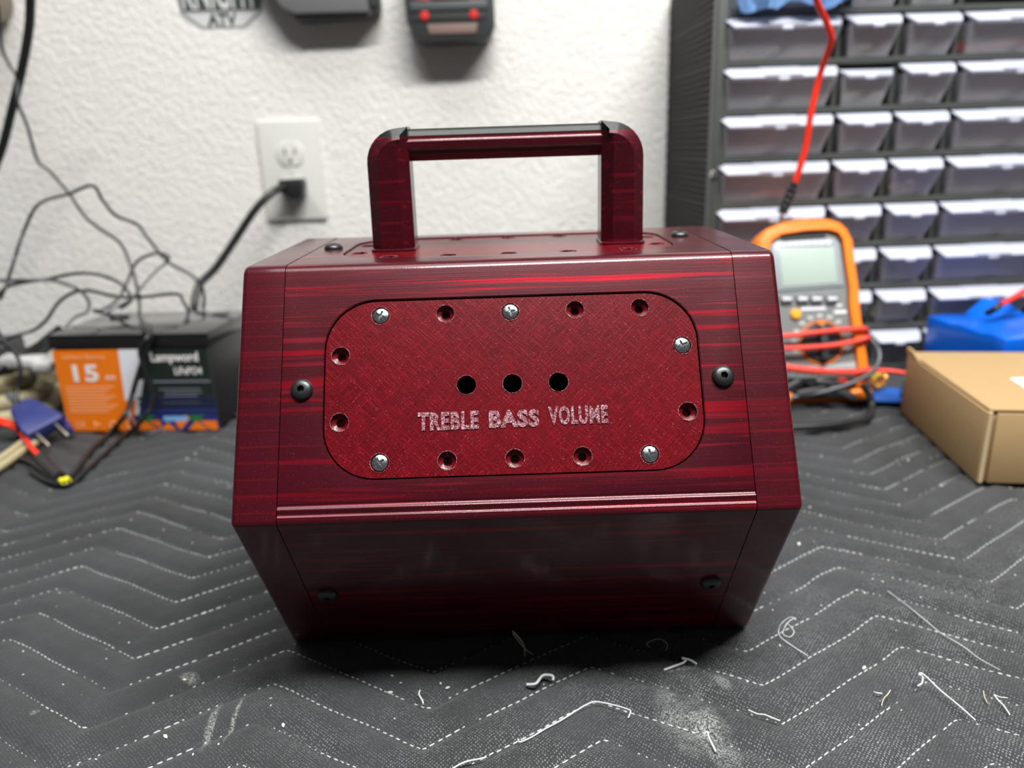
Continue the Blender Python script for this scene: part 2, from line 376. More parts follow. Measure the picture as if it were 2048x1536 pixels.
# stitches: short raised dashes along every zigzag line
V = []; Fc = []
vis = np.random.default_rng(5)
for k in range(-9, 30):
    x = -.62
    phase = vis.uniform(0, 6)
    while x < .50:
        t = ((x+.203)/.1588) % 1.0; falling = t > .5
        L = vis.uniform(.0030, .0042); slope = 1.09 if not falling else 1.25
        dx = L/slope*.86
        x1 = x+dx; y0, y1 = float(zig(np.array(x), k)), float(zig(np.array(x1), k))
        main = falling if x < -.02 else not falling
        strong = (math.sin(x*23+phase)+math.sin(x*61+phase*2.3+k) > (-1.1 if main else .1))
        keep = vis.random() < (.98 if strong else (.5 if main else .6))
        wd = .00034*(1 if strong else .55); jy = .0004*math.sin(x*140+k)+vis.uniform(-.00015, .00015); y0 += jy; y1 += jy
        if not strong: x1 = x+dx*.45; y1 = y0+(y1-y0)*.45
        if keep and -.27 < y0 < .5:
            p0 = np.array((x, y0, 0)); p1 = np.array((x1, y1, 0)); z = floor_z((x+x1)/2, (y0+y1)/2)
            d = (p1-p0)/np.linalg.norm(p1-p0); s_ = np.array((-d[1], d[0], 0))
            b = len(V); m_ = (p0+p1)/2
            a0, a1 = m_*.5+p0*.5, m_*.5+p1*.5
            for c in (p0+(0, 0, z-.0001), a0+s_*wd+(0, 0, z+.0001), a0-s_*wd+(0, 0, z+.0001), a0+(0, 0, z+.0006), a1+s_*wd+(0, 0, z+.0001), a1-s_*wd+(0, 0, z+.0001), a1+(0, 0, z+.0006), p1+(0, 0, z-.0001)): V.append(tuple(c))
            Fc += [(b, b+1, b+3), (b, b+3, b+2), (b+1, b+4, b+6, b+3), (b+3, b+6, b+5, b+2), (b+7, b+6, b+4), (b+7, b+5, b+6)]
        x = x1+vis.uniform(.0004, .0009)+(dx*.45 if not strong else 0)
me = bpy.data.meshes.new('s'); me.from_pydata(V, [], Fc); me.shade_smooth()
st = link('stitching', me, mat('stitch_thread', (.42, .45, .45), .6), blanket); tag(st, 'white zigzag stitching', kind='stuff')

# ------------------------------------------------------------------ the red case
S = .1145; H = S*math.sqrt(3); HX = .12
case = empty('speaker_case', (0, 0, 0), label='large glossy dark red hexagonal case with carry handle and bolted faceplate', cat='case')
def hexprofile(off=0, r=.006, ripple=True, n=7):
    cor = [(-S/2, H), (S/2, H), (S, H/2), (S/2, 0), (-S/2, 0), (-S, H/2)]
    k = 1+off/(H/2); cor = [((a)*k, H/2+(b-H/2)*k) for a, b in cor]; out = []
    for i, p in enumerate(cor):
        p = Vector(p); a = Vector(cor[i-1]); b = Vector(cor[(i+1) % 6]); u = (a-p).normalized(); v = (b-p).normalized()
        rr = r*(.45 if i in (2, 5) else 1)
        t = rr/math.tan(math.radians(60)); c = p+(u+v).normalized()*(rr/math.sin(math.radians(60)))
        a0 = p+u*t-c; a1 = p+v*t-c
        for j in range(n+1):
            s_ = j/n; ang = a0.angle_signed(a1); q = Matrix.Rotation(-ang*s_, 2) @ a0; out.append(tuple(c+q))
        if ripple and i == 5:            # shallow print ripples just above the front crease
            d = (Vector(cor[0])-p).normalized(); nn = Vector((-d.y, d.x))
            if nn.x > 0: nn = -nn
            for q in np.linspace(.0019, .0083, 34):
                amp = .00038*math.sin((q-.0007)/.0038*2*math.pi)*min(1, (q-.0019)/.0006)*min(1, (.0083-q)/.0004)
                out.append(tuple(p+d*q+nn*amp))
    return out
prof = hexprofile()
body_me = mesh(prism(prof, -.1003, .1003, axis='x'), smooth=False)
U0 = Vector((0, -S, H/2)); UD = Vector((0, .5, math.sqrt(3)/2)); UN = Vector((0, -math.sqrt(3)/2, .5))
def frame(o, xd, yd, zd): return Matrix(((xd.x, yd.x, zd.x, o.x), (xd.y, yd.y, zd.y, o.y), (xd.z, yd.z, zd.z, o.z), (0, 0, 0, 1)))
FACE = frame(U0+UD*.0571, Vector((1, 0, 0)), UD, UN)                            # origin at the faceplate centre, z outwards
TOP = frame(Vector((0, 0, H)), Vector((1, 0, 0)), Vector((0, 1, 0)), Vector((0, 0, 1)))
L0 = Vector((0, -S/2, 0)); LD = Vector((0, -.5, math.sqrt(3)/2)); LN = Vector((0, -math.sqrt(3)/2, -.5))
LOW = frame(L0+LD*.0527, Vector((1, 0, 0)), LD, LN)
cut = []
for F in (FACE, TOP):
    b = prism(rrect(.1643, .0799, .0228, 10), -.006, .004, axis='z'); m_ = mesh(b, False); m_.transform(F); cut.append(m_)
    b = prism(rrect(.128, .052, .01, 4), -.030, -.005, axis='z'); m_ = mesh(b, False); m_.transform(F); cut.append(m_)
body_me = boolean(body_me, cut); bmx = bmesh.new(); bmx.from_mesh(body_me)
rim = [e for e in bmx.edges if len(e.link_faces) == 2 and e.calc_face_angle(0) > 1.2 and (
    all(abs((FACE.inverted() @ v.co).z) < .0002 and abs((FACE.inverted() @ v.co).x) < .0825 and abs((FACE.inverted() @ v.co).y) < .0402 for v in e.verts) or
    all(abs((TOP.inverted() @ v.co).z) < .0002 and abs((TOP.inverted() @ v.co).x) < .0825 and abs((TOP.inverted() @ v.co).y) < .0402 for v in e.verts))]
bmesh.ops.bevel(bmx, geom=rim, offset=.00035, segments=2, affect='EDGES', clamp_overlap=True)
bmx.to_mesh(body_me); bmx.free(); body_me.materials.clear(); sharpen(body_me, 25)
body = link('body', body_me, M_BODY, case)
for s_ in (-1, 1):
    bm = prism(hexprofile(.0002, .0062, False), .1006*s_, HX*s_, axis='x')
    es = [e for e in bm.edges if all(abs(abs(v.co.x)-HX) < 1e-6 for v in e.verts)]
    bmesh.ops.bevel(bm, geom=es, offset=.0028, segments=4, profile=.5, affect='EDGES')
    obj('end_cap', bm, M_CAP, case, angle=25)
SCREW_POS = [(a, b) for b in (.0327, -.0327) for a in (-.0575, -.0288, 0, .0288, .0575)]+[(a, b) for a in (-.075, .075) for b in (.0148, -.0148)]
def plate_mesh(hole3):
    b = prism(rrect(.1630, .0785, .0222, 12), -.0055, -.0007, bev=.0004, seg=2, axis='z'); me = mesh(b, False)
    cs = []
    for a, c in SCREW_POS:
        k = bmesh.new(); lathe(k, [(0, -.008), (.0019, -.008), (.0019, -.0032), (.0028, -.0026), (.00385, -.0022), (.00385, .002), (0, .002)], 20, T(a, c, 0)); cs.append(mesh(k, False))
    if hole3:
        for a in (-.02, 0, .02):
            k = bmesh.new(); lathe(k, [(0, -.01), (.00415, -.01), (.00415, .002), (0, .002)], 32, T(a, 0, 0)); cs.append(mesh(k, False))
    allc = join_meshes([(c, Matrix()) for c in cs])
    me = boolean(me, [allc]); return sharpen(me, 30)
plate = link('faceplate', plate_mesh(True), M_PLATE, case, FACE); tag(plate, 'red hatched faceplate with three round holes')
tplate = link('top_plate', plate_mesh(False), M_PLATE, case, TOP); tag(tplate, 'red mounting plate under the handle')
# raised burr rings round the holes
def burr(parent, r0, pos, r=.00014):
    for a, c in pos:
        bm = bmesh.new(); pts = [Vector((a+math.cos(t)*r0*(1+random.uniform(-.03, .05)), c+math.sin(t)*r0*(1+random.uniform(-.03, .05)), -.0006+random.uniform(-.0001, .0002))) for t in np.linspace(0, 2*math.pi, 22)[:-1]]
        tube_into(bm, pts, [r*random.uniform(.3, 1.3) for _ in pts], 5, True)
        obj('hole_burr', bm, M_SCUFF, parent)
burr(plate, .0041, SCREW_POS); burr(plate, .0043, [(-.02, 0), (0, 0), (.02, 0)], .00013); burr(tplate, .0041, SCREW_POS)
# zinc cross-head screws
k = bmesh.new(); lathe(k, [(0, -.004), (.0017, -.004), (.0017, -.0022), (.0034, -.0018), (.0037, -.0010), (.0034, -.0002), (.0024, .0004), (0, .0007)], 24)
cr = [mesh(boxb((0, 0, .0009), (.0046, .0010, .0028)), False), mesh(boxb((0, 0, .0009), (.0010, .0046, .0028)), False)]
screw_me = sharpen(boolean(mesh(k, False), cr), 35); screw_me.materials.clear(); screw_me.materials.append(M_ZINC)
for i in (0, 2, 12, 5, 9):
    a, c = SCREW_POS[i]; o = link('screw', screw_me, None, plate, T(a, c, -.0004) @ Matrix.Rotation(random.uniform(.2, 1.4), 4, 'Z'))
    if i == 0: tag(o, 'bright zinc cross-head screw')
# black button-head bolts
k = bmesh.new(); lathe(k, [(0, -.003), (.0048, -.003), (.0048, .0004), (.0047, .0009), (.0043, .0016), (.0036, .0021), (.0026, .0025), (0, .0026)], 28)
hx = bmesh.new(); lathe(hx, [(0, .0004), (.00165, .0004), (.00165, .004), (0, .004)], 6)
bolt_me = sharpen(boolean(mesh(k, False), [mesh(hx, False)]), 30); bolt_me.materials.clear(); bolt_me.materials.append(M_OXIDE)
for F, v in ((FACE, 0), (TOP, .005), (LOW, 0)):
    for s_ in (-1, 1):
        o = link('bolt', bolt_me, None, case, F @ T(s_*.0913, v if F is not TOP else (.001 if s_ < 0 else .008), .0002) @ Matrix.Rotation(random.uniform(0, 1), 4, 'Z'))
        if F is FACE and s_ < 0: tag(o, 'black button-head bolt')
# lettering
lt = join_meshes([(fit(text_mesh('TREBLE', .0098, .0003, 1.12, offset=.00045), .0262, .0080), T(-.0281, -.0156, -.0006)),
                  (fit(text_mesh('BASS', .0098, .0003, 1.12, offset=.0005), .0216, .0078), T(.0002, -.0155, -.0006)),
                  (fit(text_mesh('VOLUME', .0098, .0003, 1.12, offset=.00045), .0256, .0082), T(.0278, -.0148, -.0006))])
tag(link('lettering', lt, M_SCUFF, plate), 'scuffed pale raised words TREBLE BASS VOLUME')
# handle
handle = link('handle', bpy.data.meshes.new('h'), None, case)
bpy.data.objects.remove(handle)
handle = bpy.data.objects.new('handle', None); C.objects.link(handle); handle.parent = case; handle.empty_display_size = .01
def post(s_):
    pts = [(.0475, .1978), (.0475, .2575)]
    for a in np.linspace(90, 0, 9): pts.append((.0515+.017*math.cos(math.radians(a)), .2405+.0165*math.sin(math.radians(a))))
    pts.append((.0690, .1978)); pts = [(s_*x, z) for x, z in pts]
    bm = prism(pts, -.0135, .0115, axis='y')
    es = [e for e in bm.edges if all(abs(v.co.y+.0135) < 1e-6 for v in e.verts) or all(abs(v.co.y-.0115) < 1e-6 for v in e.verts)]
    es = [e for e in es if not all(v.co.z < .1980 for v in e.verts)]
    bmesh.ops.bevel(bm, geom=es, offset=.0055, segments=1, affect='EDGES')
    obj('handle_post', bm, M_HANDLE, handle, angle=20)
    fl = prism(rrect(.0228, .0262, .004, 4, cx=s_*.0583, cy=-.001), .1974, .1990, bev=.0007, axis='z'); obj('post_foot', fl, M_BODY, handle)
post(-1); post(1)
bm = bmesh.new(); lathe(bm, [(0, -.0485), (.0083, -.0485), (.0083, .0485), (0, .0485)], 8, T(0, -.001, .2488) @ Matrix.Rotation(math.radians(90), 4, 'Y') @ Matrix.Rotation(math.radians(22.5), 4, 'Z'))
es = [e for e in bm.edges if abs((e.verts[0].co-e.verts[1].co).x) > .05]
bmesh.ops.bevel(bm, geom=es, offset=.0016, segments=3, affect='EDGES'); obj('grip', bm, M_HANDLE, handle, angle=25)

# ------------------------------------------------------------------ outlet and power cord
outlet = empty('wall_outlet', (0, 0, 0), label='white duplex wall outlet plate behind the red case', cat='outlet')
oc = (on_wall(515, 243)+on_wall(655, 437))/2
outlet.matrix_world = Matrix.Translation(oc) @ Matrix.Rotation(WROT, 4, 'Z')
obj('cover_plate', prism(rrect(.0765, .121, .004, 4), -.0055, 0, bev=.0022, seg=3), M_PLASTER, outlet)
for zc in (.0205, -.0215):
    a = [(.0168*math.cos(t), .0168*math.sin(t)) for t in np.linspace(0, 2*math.pi, 33)[:-1]]; a = [(x, max(min(z, .0138), -.0138)+zc) for x, z in a]
    f = obj('receptacle', prism(a, -.0072, -.005, bev=.0006), M_PLASTER, outlet)
    for x, hh in ((-.0063, .0075), (.0063, .0065)): obj('slot', boxb((x, -.00715, zc+.003), (.0021, .0008, hh), .0003), M_SLOT, f)
    obj('ground_hole', prism([(.0023*math.cos(t), zc-.0085+.0023*math.sin(t)) for t in np.linspace(0, 6.28, 13)[:-1]], -.0076, -.006), M_SLOT, f)
lathe_obj('plate_screw', [(0, .001), (.003, .0008), (.0034, 0), (0, 0)], M_PLASTER, outlet, T(0, -.0055, 0) @ Matrix.Rotation(math.radians(90), 4, 'X'), n=16)
cord = empty('plug_cable', (0, 0, 0), label='thick black power cord plugged into the lower socket of the outlet', cat='power cord')
pc = on_wall(590, 375, .016)
pm = Matrix.Translation(pc) @ Matrix.Rotation(WROT, 4, 'Z')
obj('plug', prism([(-.016, .010), (.012, .011), (.014, .004), (.012, -.010), (.004, -.014), (-.006, -.012), (-.018, -.002)], -.016, .0085, bev=.0025, seg=2), M_BLACK, cord, pm)
P = [on_wall(572, 372, .026), on_wall(545, 385, .045), on_wall(510, 420, .055), on_wall(470, 480, .06), on_wall(432, 535, .07), on_wall(402, 565, .08), on_wall(392, 590, .09), on_wall(388, 625, .10), on_wall(388, 680, .10)]
tube('cord', P, .0048, M_BLACK, cord, sides=12)

# ------------------------------------------------------------------ things hung on the wall
def wallmat(px, py): return Matrix.Translation(on_wall(px, py)) @ Matrix.Rotation(WROT, 4, 'Z')
stk = empty('wall_sticker', (0, 0, 0), label='white crest sticker reading KNIGHT ATV stuck on the wall', cat='sticker'); stk.matrix_world = wallmat(443, 25)
obj('backing', prism([(-.052, .050), (.052, .050), (.048, 0), (.048, -.001), (.026, -.0172), (-.026, -.0172), (-.048, -.001), (-.048, 0)], -.0006, 0), M_STICKG, stk, smooth=False)
obj('lower_panel', prism([(-.041, -.0012), (.041, -.0012), (.0235, -.0150), (-.0235, -.0150)], -.0010, -.0005), M_STICK, stk, smooth=False)
obj('upper_panel', prism([(-.048, .046), (.048, .046), (.047, .0022), (-.047, .0022)], -.0009, -.0005), M_STICKD, stk, smooth=False)
RX = Matrix.Rotation(math.radians(90), 4, 'X')
link('lettering', fit(text_mesh('KNIGHT', .034, .0002, .98, offset=.0004), .088, .042), M_STICK, stk, T(0, -.0012, .0242) @ RX)
link('lettering', fit(text_mesh('ATV', .0170, .0002, .98, offset=.0006), .035, .0140), M_STICKD, stk, T(0, -.0013, -.0078) @ RX)

chg = empty('battery_charger', (0, 0, 0), label='grey tool battery charger hung on the wall left of the red and black one', cat='charger'); chg.matrix_world = wallmat(680, 30)
obj('shell', prism([(-.095, .055), (.046, .06), (.046, .004), (.040, -.004), (-.045, -.004), (-.060, .004)], -.040, 0, bev=.004), M_TGREY, chg)
obj('foot_rail', prism([(-.056, .004), (.044, .004), (.036, -.0075), (-.044, -.0095)], -.034, -.004, bev=.002), M_TBLACK, chg)
for i in range(10): obj('vent_rib', boxb((-.026+i*.0055, -.035, -.002), (.0025, .004, .008), .0006), M_TBLACK, chg)
obj('end_bumper', boxb((.044, -.021, .012), (.014, .040, .028), .005, 3), M_TBLACK, chg)
tb = empty('tool_battery', (0, 0, 0), label='black and red power tool battery hung on the wall above the case', cat='tool battery'); tb.matrix_world = wallmat(905, 45) @ Matrix.Diagonal((1, .78, 1, 1))
obj('shell', prism([(-.053, .055), (.049, .055), (.050, -.010), (.044, -.022), (.036, -.026), (-.034, -.026), (-.044, -.020), (-.051, -.004)], -.060, 0, bev=.004), M_TBLACK, tb)
obj('band', boxb((-.002, -.0605, .0105), (.088, .006, .010), .002), mat('tool_slate_plastic', (.07, .08, .085), .45), tb)
obj('recess', boxb((-.002, -.0602, -.0005), (.084, .002, .009), .0005), M_SLOT, tb)
for x in (-.030, .026): lathe_obj('latch_button', [(0, .003), (.0045, .0022), (.0055, 0), (0, 0)], M_TRED, tb, T(x, -.0608, .001) @ Matrix.Rotation(math.radians(90), 4, 'X'), n=16)
obj('base_plate', prism([(-.028, -.008), (.030, -.008), (.028, -.0185), (-.026, -.0185)], -.0620, -.0575, bev=.001), M_TBROWN, tb)
fr = prism([(-.023, .042), (.024, .042), (.021, .0175), (-.020, .0175)], -.066, -.058, bev=.0015); obj('label_frame', fr, M_TRED, tb)
obj('label_panel', prism([(-.018, .040), (.019, .040), (.0165, .0235), (-.0155, .0235)], -.0672, -.065), mat('label_grey', (.3, .3, .29), .4), tb)
for s_ in (-1, 1): obj('trim_stripe', prism([(s_*.026, .024), (s_*.048, .024), (s_*.048, .0205), (s_*.024, .0165)], -.0612, -.059), M_TRED, tb, smooth=False)
o = obj('hung_pouch', prism([(-.05, .06), (.016, .06), (.014, .025), (.004, .008), (-.02, .0), (-.05, .0)], -.05, 0, bev=.008, seg=3), mat('brown_fabric', (.30, .25, .20), .8), mw=wallmat(18, 60))
tag(o, 'soft brown pouch hung on the wall at the top left behind the thick cable', 'pouch')

# ------------------------------------------------------------------ drawer cabinet
U, RP = .0593, .0454
cab = empty('drawer_cabinet', (.2147, .4084, 0), (0, 0, .0312), 'tall dark parts cabinet of clear plastic drawers against the wall', 'cabinet')
NC, NR = 6, 9
fr = bmesh.new()
for r in range(NR+1): box(fr, (NC*U/2, .09, r*RP), (NC*U+.008, .185, .0058), .0012, 1)
obj('shelf_frame', fr, M_CABF, cab)
dv = bmesh.new(); seen = []
for r in range(NR):
    for c in (0, 2, 3, 4, 6):
        if c in (0, 6): continue
        box(dv, (c*U, .091, (r+.5)*RP), (.0055, .178, RP-.0055), .001, 1)
obj('dividers', dv, M_CABF, cab)
# left side panel with honeycomb pockets, plain right panel and back
def honeycomb(x0, sgn):
    bm = bmesh.new(); a = .0043; hgt = NR*RP
    box(bm, (x0, .1, hgt/2), (.005, .2, hgt+.004))
    t = bmesh.new(); wdt = a*math.sqrt(3)
    faces = []; r = 0; z = a
    while z < hgt-a*.6:
        y = .012+(wdt/2 if r % 2 else 0)
        while y < .2-wdt*.6:
            vs = [(x0+sgn*.0026, y+a*.96*math.cos(math.radians(30+60*k)), z+a*.96*math.sin(math.radians(30+60*k))) for k in range(6)]
            vi = [(x0+sgn*.0037, y+a*.80*math.cos(math.radians(30+60*k)), z+a*.80*math.sin(math.radians(30+60*k))) for k in range(6)]
            vo = [(x0+sgn*.0037, p[1]+(p[1]-y)*.06, p[2]+(p[2]-z)*.06) for p in vs]
            A = [bm.verts.new(p) for p in vo]; B = [bm.verts.new(p) for p in vi]
            Dn = [bm.verts.new((x0+sgn*.0022, q[1], q[2])) for q in vi]
            for k in range(6):
                j = (k+1) % 6; bm.faces.new((A[k], A[j], B[j], B[k])); bm.faces.new((B[k], B[j], Dn[j], Dn[k]))
            y += wdt
        z += a*1.5; r += 1
    return bm
sp_ = obj('side_panel', honeycomb(-.001, -1), M_CABS, cab, smooth=False); tag(sp_, 'dark side panel with honeycomb relief')
obj('front_post', boxb((.0012, .004, NR*RP/2), (.012, .018, NR*RP+.006), .002), M_CABF, cab)
obj('side_wall', boxb((NC*U+.003, .1, NR*RP/2), (.006, .2, NR*RP+.004), .001), M_CABS, cab)
obj('back_panel', boxb((NC*U/2, .1985, NR*RP/2), (NC*U, .003, NR*RP)), M_CABS, cab)
lathe_obj('bolt_head', [(0, .0035), (.003, .003), (.0042, .001), (.0042, 0), (0, 0)], M_METAL, cab, T(-.0022, -.0052, .2135) @ Matrix.Rotation(math.radians(90), 4, 'X'), n=12)
def drawer_meshes(w_):
    W2 = w_/2-.0042; h0, h1 = .0035, RP-.0045; b = bmesh.new(); tp = .0055; f = -.0135
    def q(*p): return [b.verts.new(v) for v in p]
    def slab(a, c, th):       # thin solid quad a (4 points) offset by vector th
        A = q(*a); B = [b.verts.new(Vector(v.co)+Vector(th)) for v in A]
        b.faces.new(A); b.faces.new(B[::-1])
        for i in range(4): b.faces.new((A[i], B[i], B[(i+1) % 4], A[(i+1) % 4]))
    zt = h1-.0095
    slab([(-W2+tp, .001, h0), (W2-tp, .001, h0), (W2, f+.002, zt), (-W2, f+.002, zt)], None, (0, .0012, 0))       # front
    slab([(-W2+tp, .003, h0), (-W2+tp, .15, h0), (-W2, .15, h1-.004), (-W2, f+.004, zt)], None, (.0012, 0, 0))
    slab([(W2-tp, .003, h0), (W2-tp, .15, h0), (W2, .15, h1-.004), (W2, f+.004, zt)], None, (-.0012, 0, 0))
    slab([(-W2+tp, .001, h0), (W2-tp, .001, h0), (W2-tp, .15, h0), (-W2+tp, .15, h0)], None, (0, 0, .0012))
    slab([(-W2+tp, .15, h0), (W2-tp, .15, h0), (W2, .15, h1-.004), (-W2, .15, h1-.004)], None, (0, -.0012, 0))
    body_ = mesh(b, smooth=False)
    l = prism([(0, 0), (1, 0), (1, 1), (0, 1)], 0, 1); l.free()
    l = bmesh.new(); ins = .0055; e = W2+.0018
    top = [(-e, .000, h1), (e, .000, h1), (e, -.006, h1-.0028), (e-ins, f-.004, zt-.0005), (-e+ins, f-.004, zt-.0005), (-e, -.006, h1-.0028)]
    A = [l.verts.new(v) for v in top]; B = [l.verts.new((v[0]*.985, v[1]+.0015, v[2]-.0022)) for v in top]
    l.faces.new(A); l.faces.new(B[::-1])
    for i in range(6): l.faces.new((A[i], B[i], B[(i+1) % 6], A[(i+1) % 6]))
    box(l, (0, f-.0035, zt-.0022), (.011, .0025, .0036), .0011, 2)
    if w_ > .08:     # label holder tab in the middle third
        y0, z0, y1, z1 = .001, h1+.0012, f-.0045, zt+.0012; hw = e*.36
        q4 = [l.verts.new(p) for p in ((-hw, y0, z0), (hw, y0, z0), (hw*.9, y1, z1), (-hw*.9, y1, z1))]; q5 = [l.verts.new(v.co+Vector((0, .0008, -.0012))) for v in q4]
        l.faces.new(q4); l.faces.new(q5[::-1])
        for i in range(4): l.faces.new((q4[i], q5[i], q5[(i+1) % 4], q4[(i+1) % 4]))
    return body_, mesh(l, smooth=False)
DM = {1: drawer_meshes(U), 2: drawer_meshes(2*U)}
for r in range(NR):
    for c, sz in ((0, 2), (2, 1), (3, 1), (4, 2)):
        mw = T((c+sz/2)*U, 0, r*RP+.0005)
        if (r, c) == (6, 2): mw = mw @ T(0, .004, -.002) @ Matrix.Rotation(math.radians(-5), 4, 'X')
        if r == 8 and c == 4: continue
        d = link('drawer', DM[sz][0], M_DRAWER, cab, mw)
        link('drawer_lip', DM[sz][1], M_LIP, d)
CABM = Matrix.Translation((.2147, .4084, 0)) @ Matrix.Rotation(.0312, 4, 'Z')
def cabpt(c, r, y=.03, z=.006): return CABM @ Vector((c*U, y, r*RP+z))
# contents of the drawers
for i, (c0, c1, zz) in enumerate(((4.1, 5.6, .010), (4.15, 5.55, .014))):
    P = [cabpt(c0, 7, .012, zz), cabpt(c0+.35, 7, .02, .006+i*.003), cabpt((c0+c1)/2, 7, .012, .013), cabpt(c1, 7, .012, .017-i*.004), cabpt(c1-.2, 7, .03, .012)]
    tag(tube('red_wire', P, .0024, M_REDW2, per=6), ['loose red wire, lower one in the top right wide drawer', 'loose red wire, upper one in the top right wide drawer'][i], 'wire')
tag(tube('wire_bundle', [cabpt(.75, 4, .012, .008), cabpt(1.0, 4, .010, .012), cabpt(1.35, 4, .012, .010), cabpt(1.1, 4, .02, .008)], .003, M_REDW2, per=6), 'short bundle of red wire in a left wide drawer above the orange meter', 'wire')
tag(tube('wire_bundle', [cabpt(.5, 5, .012, .006), cabpt(1.0, 5, .010, .009), cabpt(1.5, 5, .012, .006)], .0028, mat('navy_wire', (.04, .06, .2), .4), per=6), 'dark blue wire bundle in a left wide drawer of the cabinet', 'wire')
scr = bmesh.new(); lathe(scr, [(0, .003), (.003, .0028), (.0036, 0), (.0015, -.0005), (.0015, -.008), (0, -.008)], 12); scr_me = mesh(scr)
for i, c in enumerate((3.22, 3.38, 3.56, 3.70)):
    tag(link('machine_screw', scr_me, M_METAL, mw=Matrix.Translation(cabpt(c, 6, .009, .0085)) @ Matrix.Rotation(math.radians(80+i*7), 4, 'X')),
        ['leftmost', 'second from left', 'second from right', 'rightmost'][i]+' of four shiny machine screws in a small clear drawer', 'screw', 'machine screws in a small clear drawer')
bm = bmesh.new(); tube_into(bm, [Vector((.0055*math.cos(t), 0, .0055*math.sin(t))) for t in np.linspace(0, 2*math.pi, 19)[:-1]], .0018, 8, True)
tag(obj('metal_ring', bm, M_METAL, mw=Matrix.Translation(cabpt(3.55, 4, .010, .012))), 'shiny round metal ring in a small clear drawer of the cabinet', 'ring')
for (c, r, w_, m_, nm, lb) in ((3.5, 1, .042, M_CREAM, 'spacer_bag', 'cream coloured bag of spacers filling a small drawer left of the blue pack'),
                              (3.5, 8, .040, M_METAL, 'hardware_bag', 'bag of shiny metal hardware in the topmost small drawer')):
    bm = bmesh.new(); box(bm, (0, 0, 0), (w_, .03, .018), .005, 3)
    for v in bm.verts: v.co += Vector((random.uniform(-1, 1), random.uniform(-1, 1), random.uniform(-1, 1)))*.0012
    tag(obj(nm, bm, m_, mw=Matrix.Translation(cabpt(c, r, .022, .0155))), lb, 'bag')
for c, r, cat_, m_, lb in ((.95, 7, 'fitting', M_CREAM, 'small brass coloured fitting in the top left wide drawer'), (2.55, 7, 'fitting', M_TOROID, 'flat yellow fitting in a small top drawer right of the red lead'), (.85, 6, 'fitting', M_CREAM, 'pale fitting in the second wide drawer from the top left'), (3.3, 4, 'fitting', M_TOROID, 'amber fitting beside the shiny ring in a small drawer')):
    bm = bmesh.new(); lathe(bm, [(0, -.006), (.0022, -.006), (.0028, -.002), (.0028, .004), (.0018, .006), (0, .006)], 8)
    tag(obj('pipe_fitting', bm, m_, mw=Matrix.Translation(cabpt(c, r, .010, .013)) @ Matrix.Rotation(1.45, 4, 'Y')), lb, cat_)
for c, r, lb in ((.25, 7, 'short red wire offcut at the left end of the top left wide drawer'), (1.3, 7, 'short red wire offcut near the middle of the top left wide drawer')):
    tag(tube('wire_offcut', [cabpt(c, r, .008, .006), cabpt(c+.15, r, .007, .0085), cabpt(c+.32, r, .009, .006)], .0016, M_REDW2, per=5), lb, 'wire')
# crinkled blue bag sticking out of the top left drawer
gx = 26; bm = bmesh.new(); vv = {}
for i in range(gx):
    for j in range(8):
        u, v = i/(gx-1), j/7; z = 8*RP+.002+v*.055-(.004*math.sin(u*9)+.002*math.sin(u*23)); y = -.022+.006*math.sin(u*17+v*3)+.004*math.sin(u*41+v*9)+.012*v
        vv[i, j] = bm.verts.new(CABM @ Vector((.010+u*(2.25*U-.030*(1-v)), y, z+(.012*max(0, u-.8)*5 if j == 0 else 0))))
for i in range(gx-1):
    for j in range(7): bm.faces.new((vv[i, j], vv[i+1, j], vv[i+1, j+1], vv[i, j+1]))
ex = bmesh.ops.solidify(bm, geom=bm.faces[:], thickness=.0008)
tag(obj('plastic_bag', bm, M_BAG), 'crinkled light blue plastic bag hanging over a top left drawer', 'bag')

# ------------------------------------------------------------------ battery
BW, BD, BH = .151, .099, .095
BM = Matrix.Translation((-.427, .285, 0)) @ Matrix.Rotation(-.075, 4, 'Z')
bat = empty('lithium_battery', (0, 0, 0), label='black sealed battery with orange and green printed label left of the case', cat='battery'); bat.matrix_world = BM
obj('housing', boxb((BW/2, BD/2+.001, .041), (BW-.003, BD-.003, .082), .0015), M_BATT, bat)
obj('lid', boxb((BW/2, BD/2, .0875), (BW+.001, BD+.001, .0135), .0015), M_BATTOP, bat)
for x in (.022, BW-.022): obj('terminal_block', boxb((x, BD-.018, .0940), (.016, .010, .0022), .0005), M_BATT, bat)
def lab(name, pts, m_, lift, par):
    me = mesh(prism([(x*(BW-.003)+.0015, z*.080) for x, z in pts], -.0003-lift, .003), smooth=False); return link(name, me, m_, par)
L_o = lab('orange_label', [(.0, .99), (.43, .99), (.415, .38), (.49, .38), (.44, 0), (.0, 0)], M_ORANGE, 0, bat)
L_w = lab('white_label_flash', [(.43, .99), (.575, .99), (.535, .63), (.56, .63), (.47, .1), (.445, .1), (.49, .38), (.415, .38)], M_WHITEP, .00008, bat)
L_d = lab('dark_label', [(.575, .99), (1, .99), (1, .0), (.44, 0), (.47, .1), (.56, .63), (.535, .63)], M_DARKP, .00004, bat)
def onlab(me, x, z, m_, par, nm='lettering'): return link(nm, me, m_, par, T(x*(BW-.003)+.0015, -.00055, z*.080) @ RX)
onlab(fit(text_mesh('Lithium Battery', .0068, .0001, 1), .040, .0056), .20, .905, M_PALEO, L_o)
onlab(fit(text_mesh('15', .024, .0001, 1.1, offset=.0008), .0245, .0165), .19, .715, M_TEXTP, L_o)
onlab(text_mesh('AH', .007, .0001, 1), .345, .655, M_TEXTP, L_o)
onlab(text_mesh('CE', .0085, .0001, 1), .085, .075, M_PALEO, L_o)
g = bmesh.new()
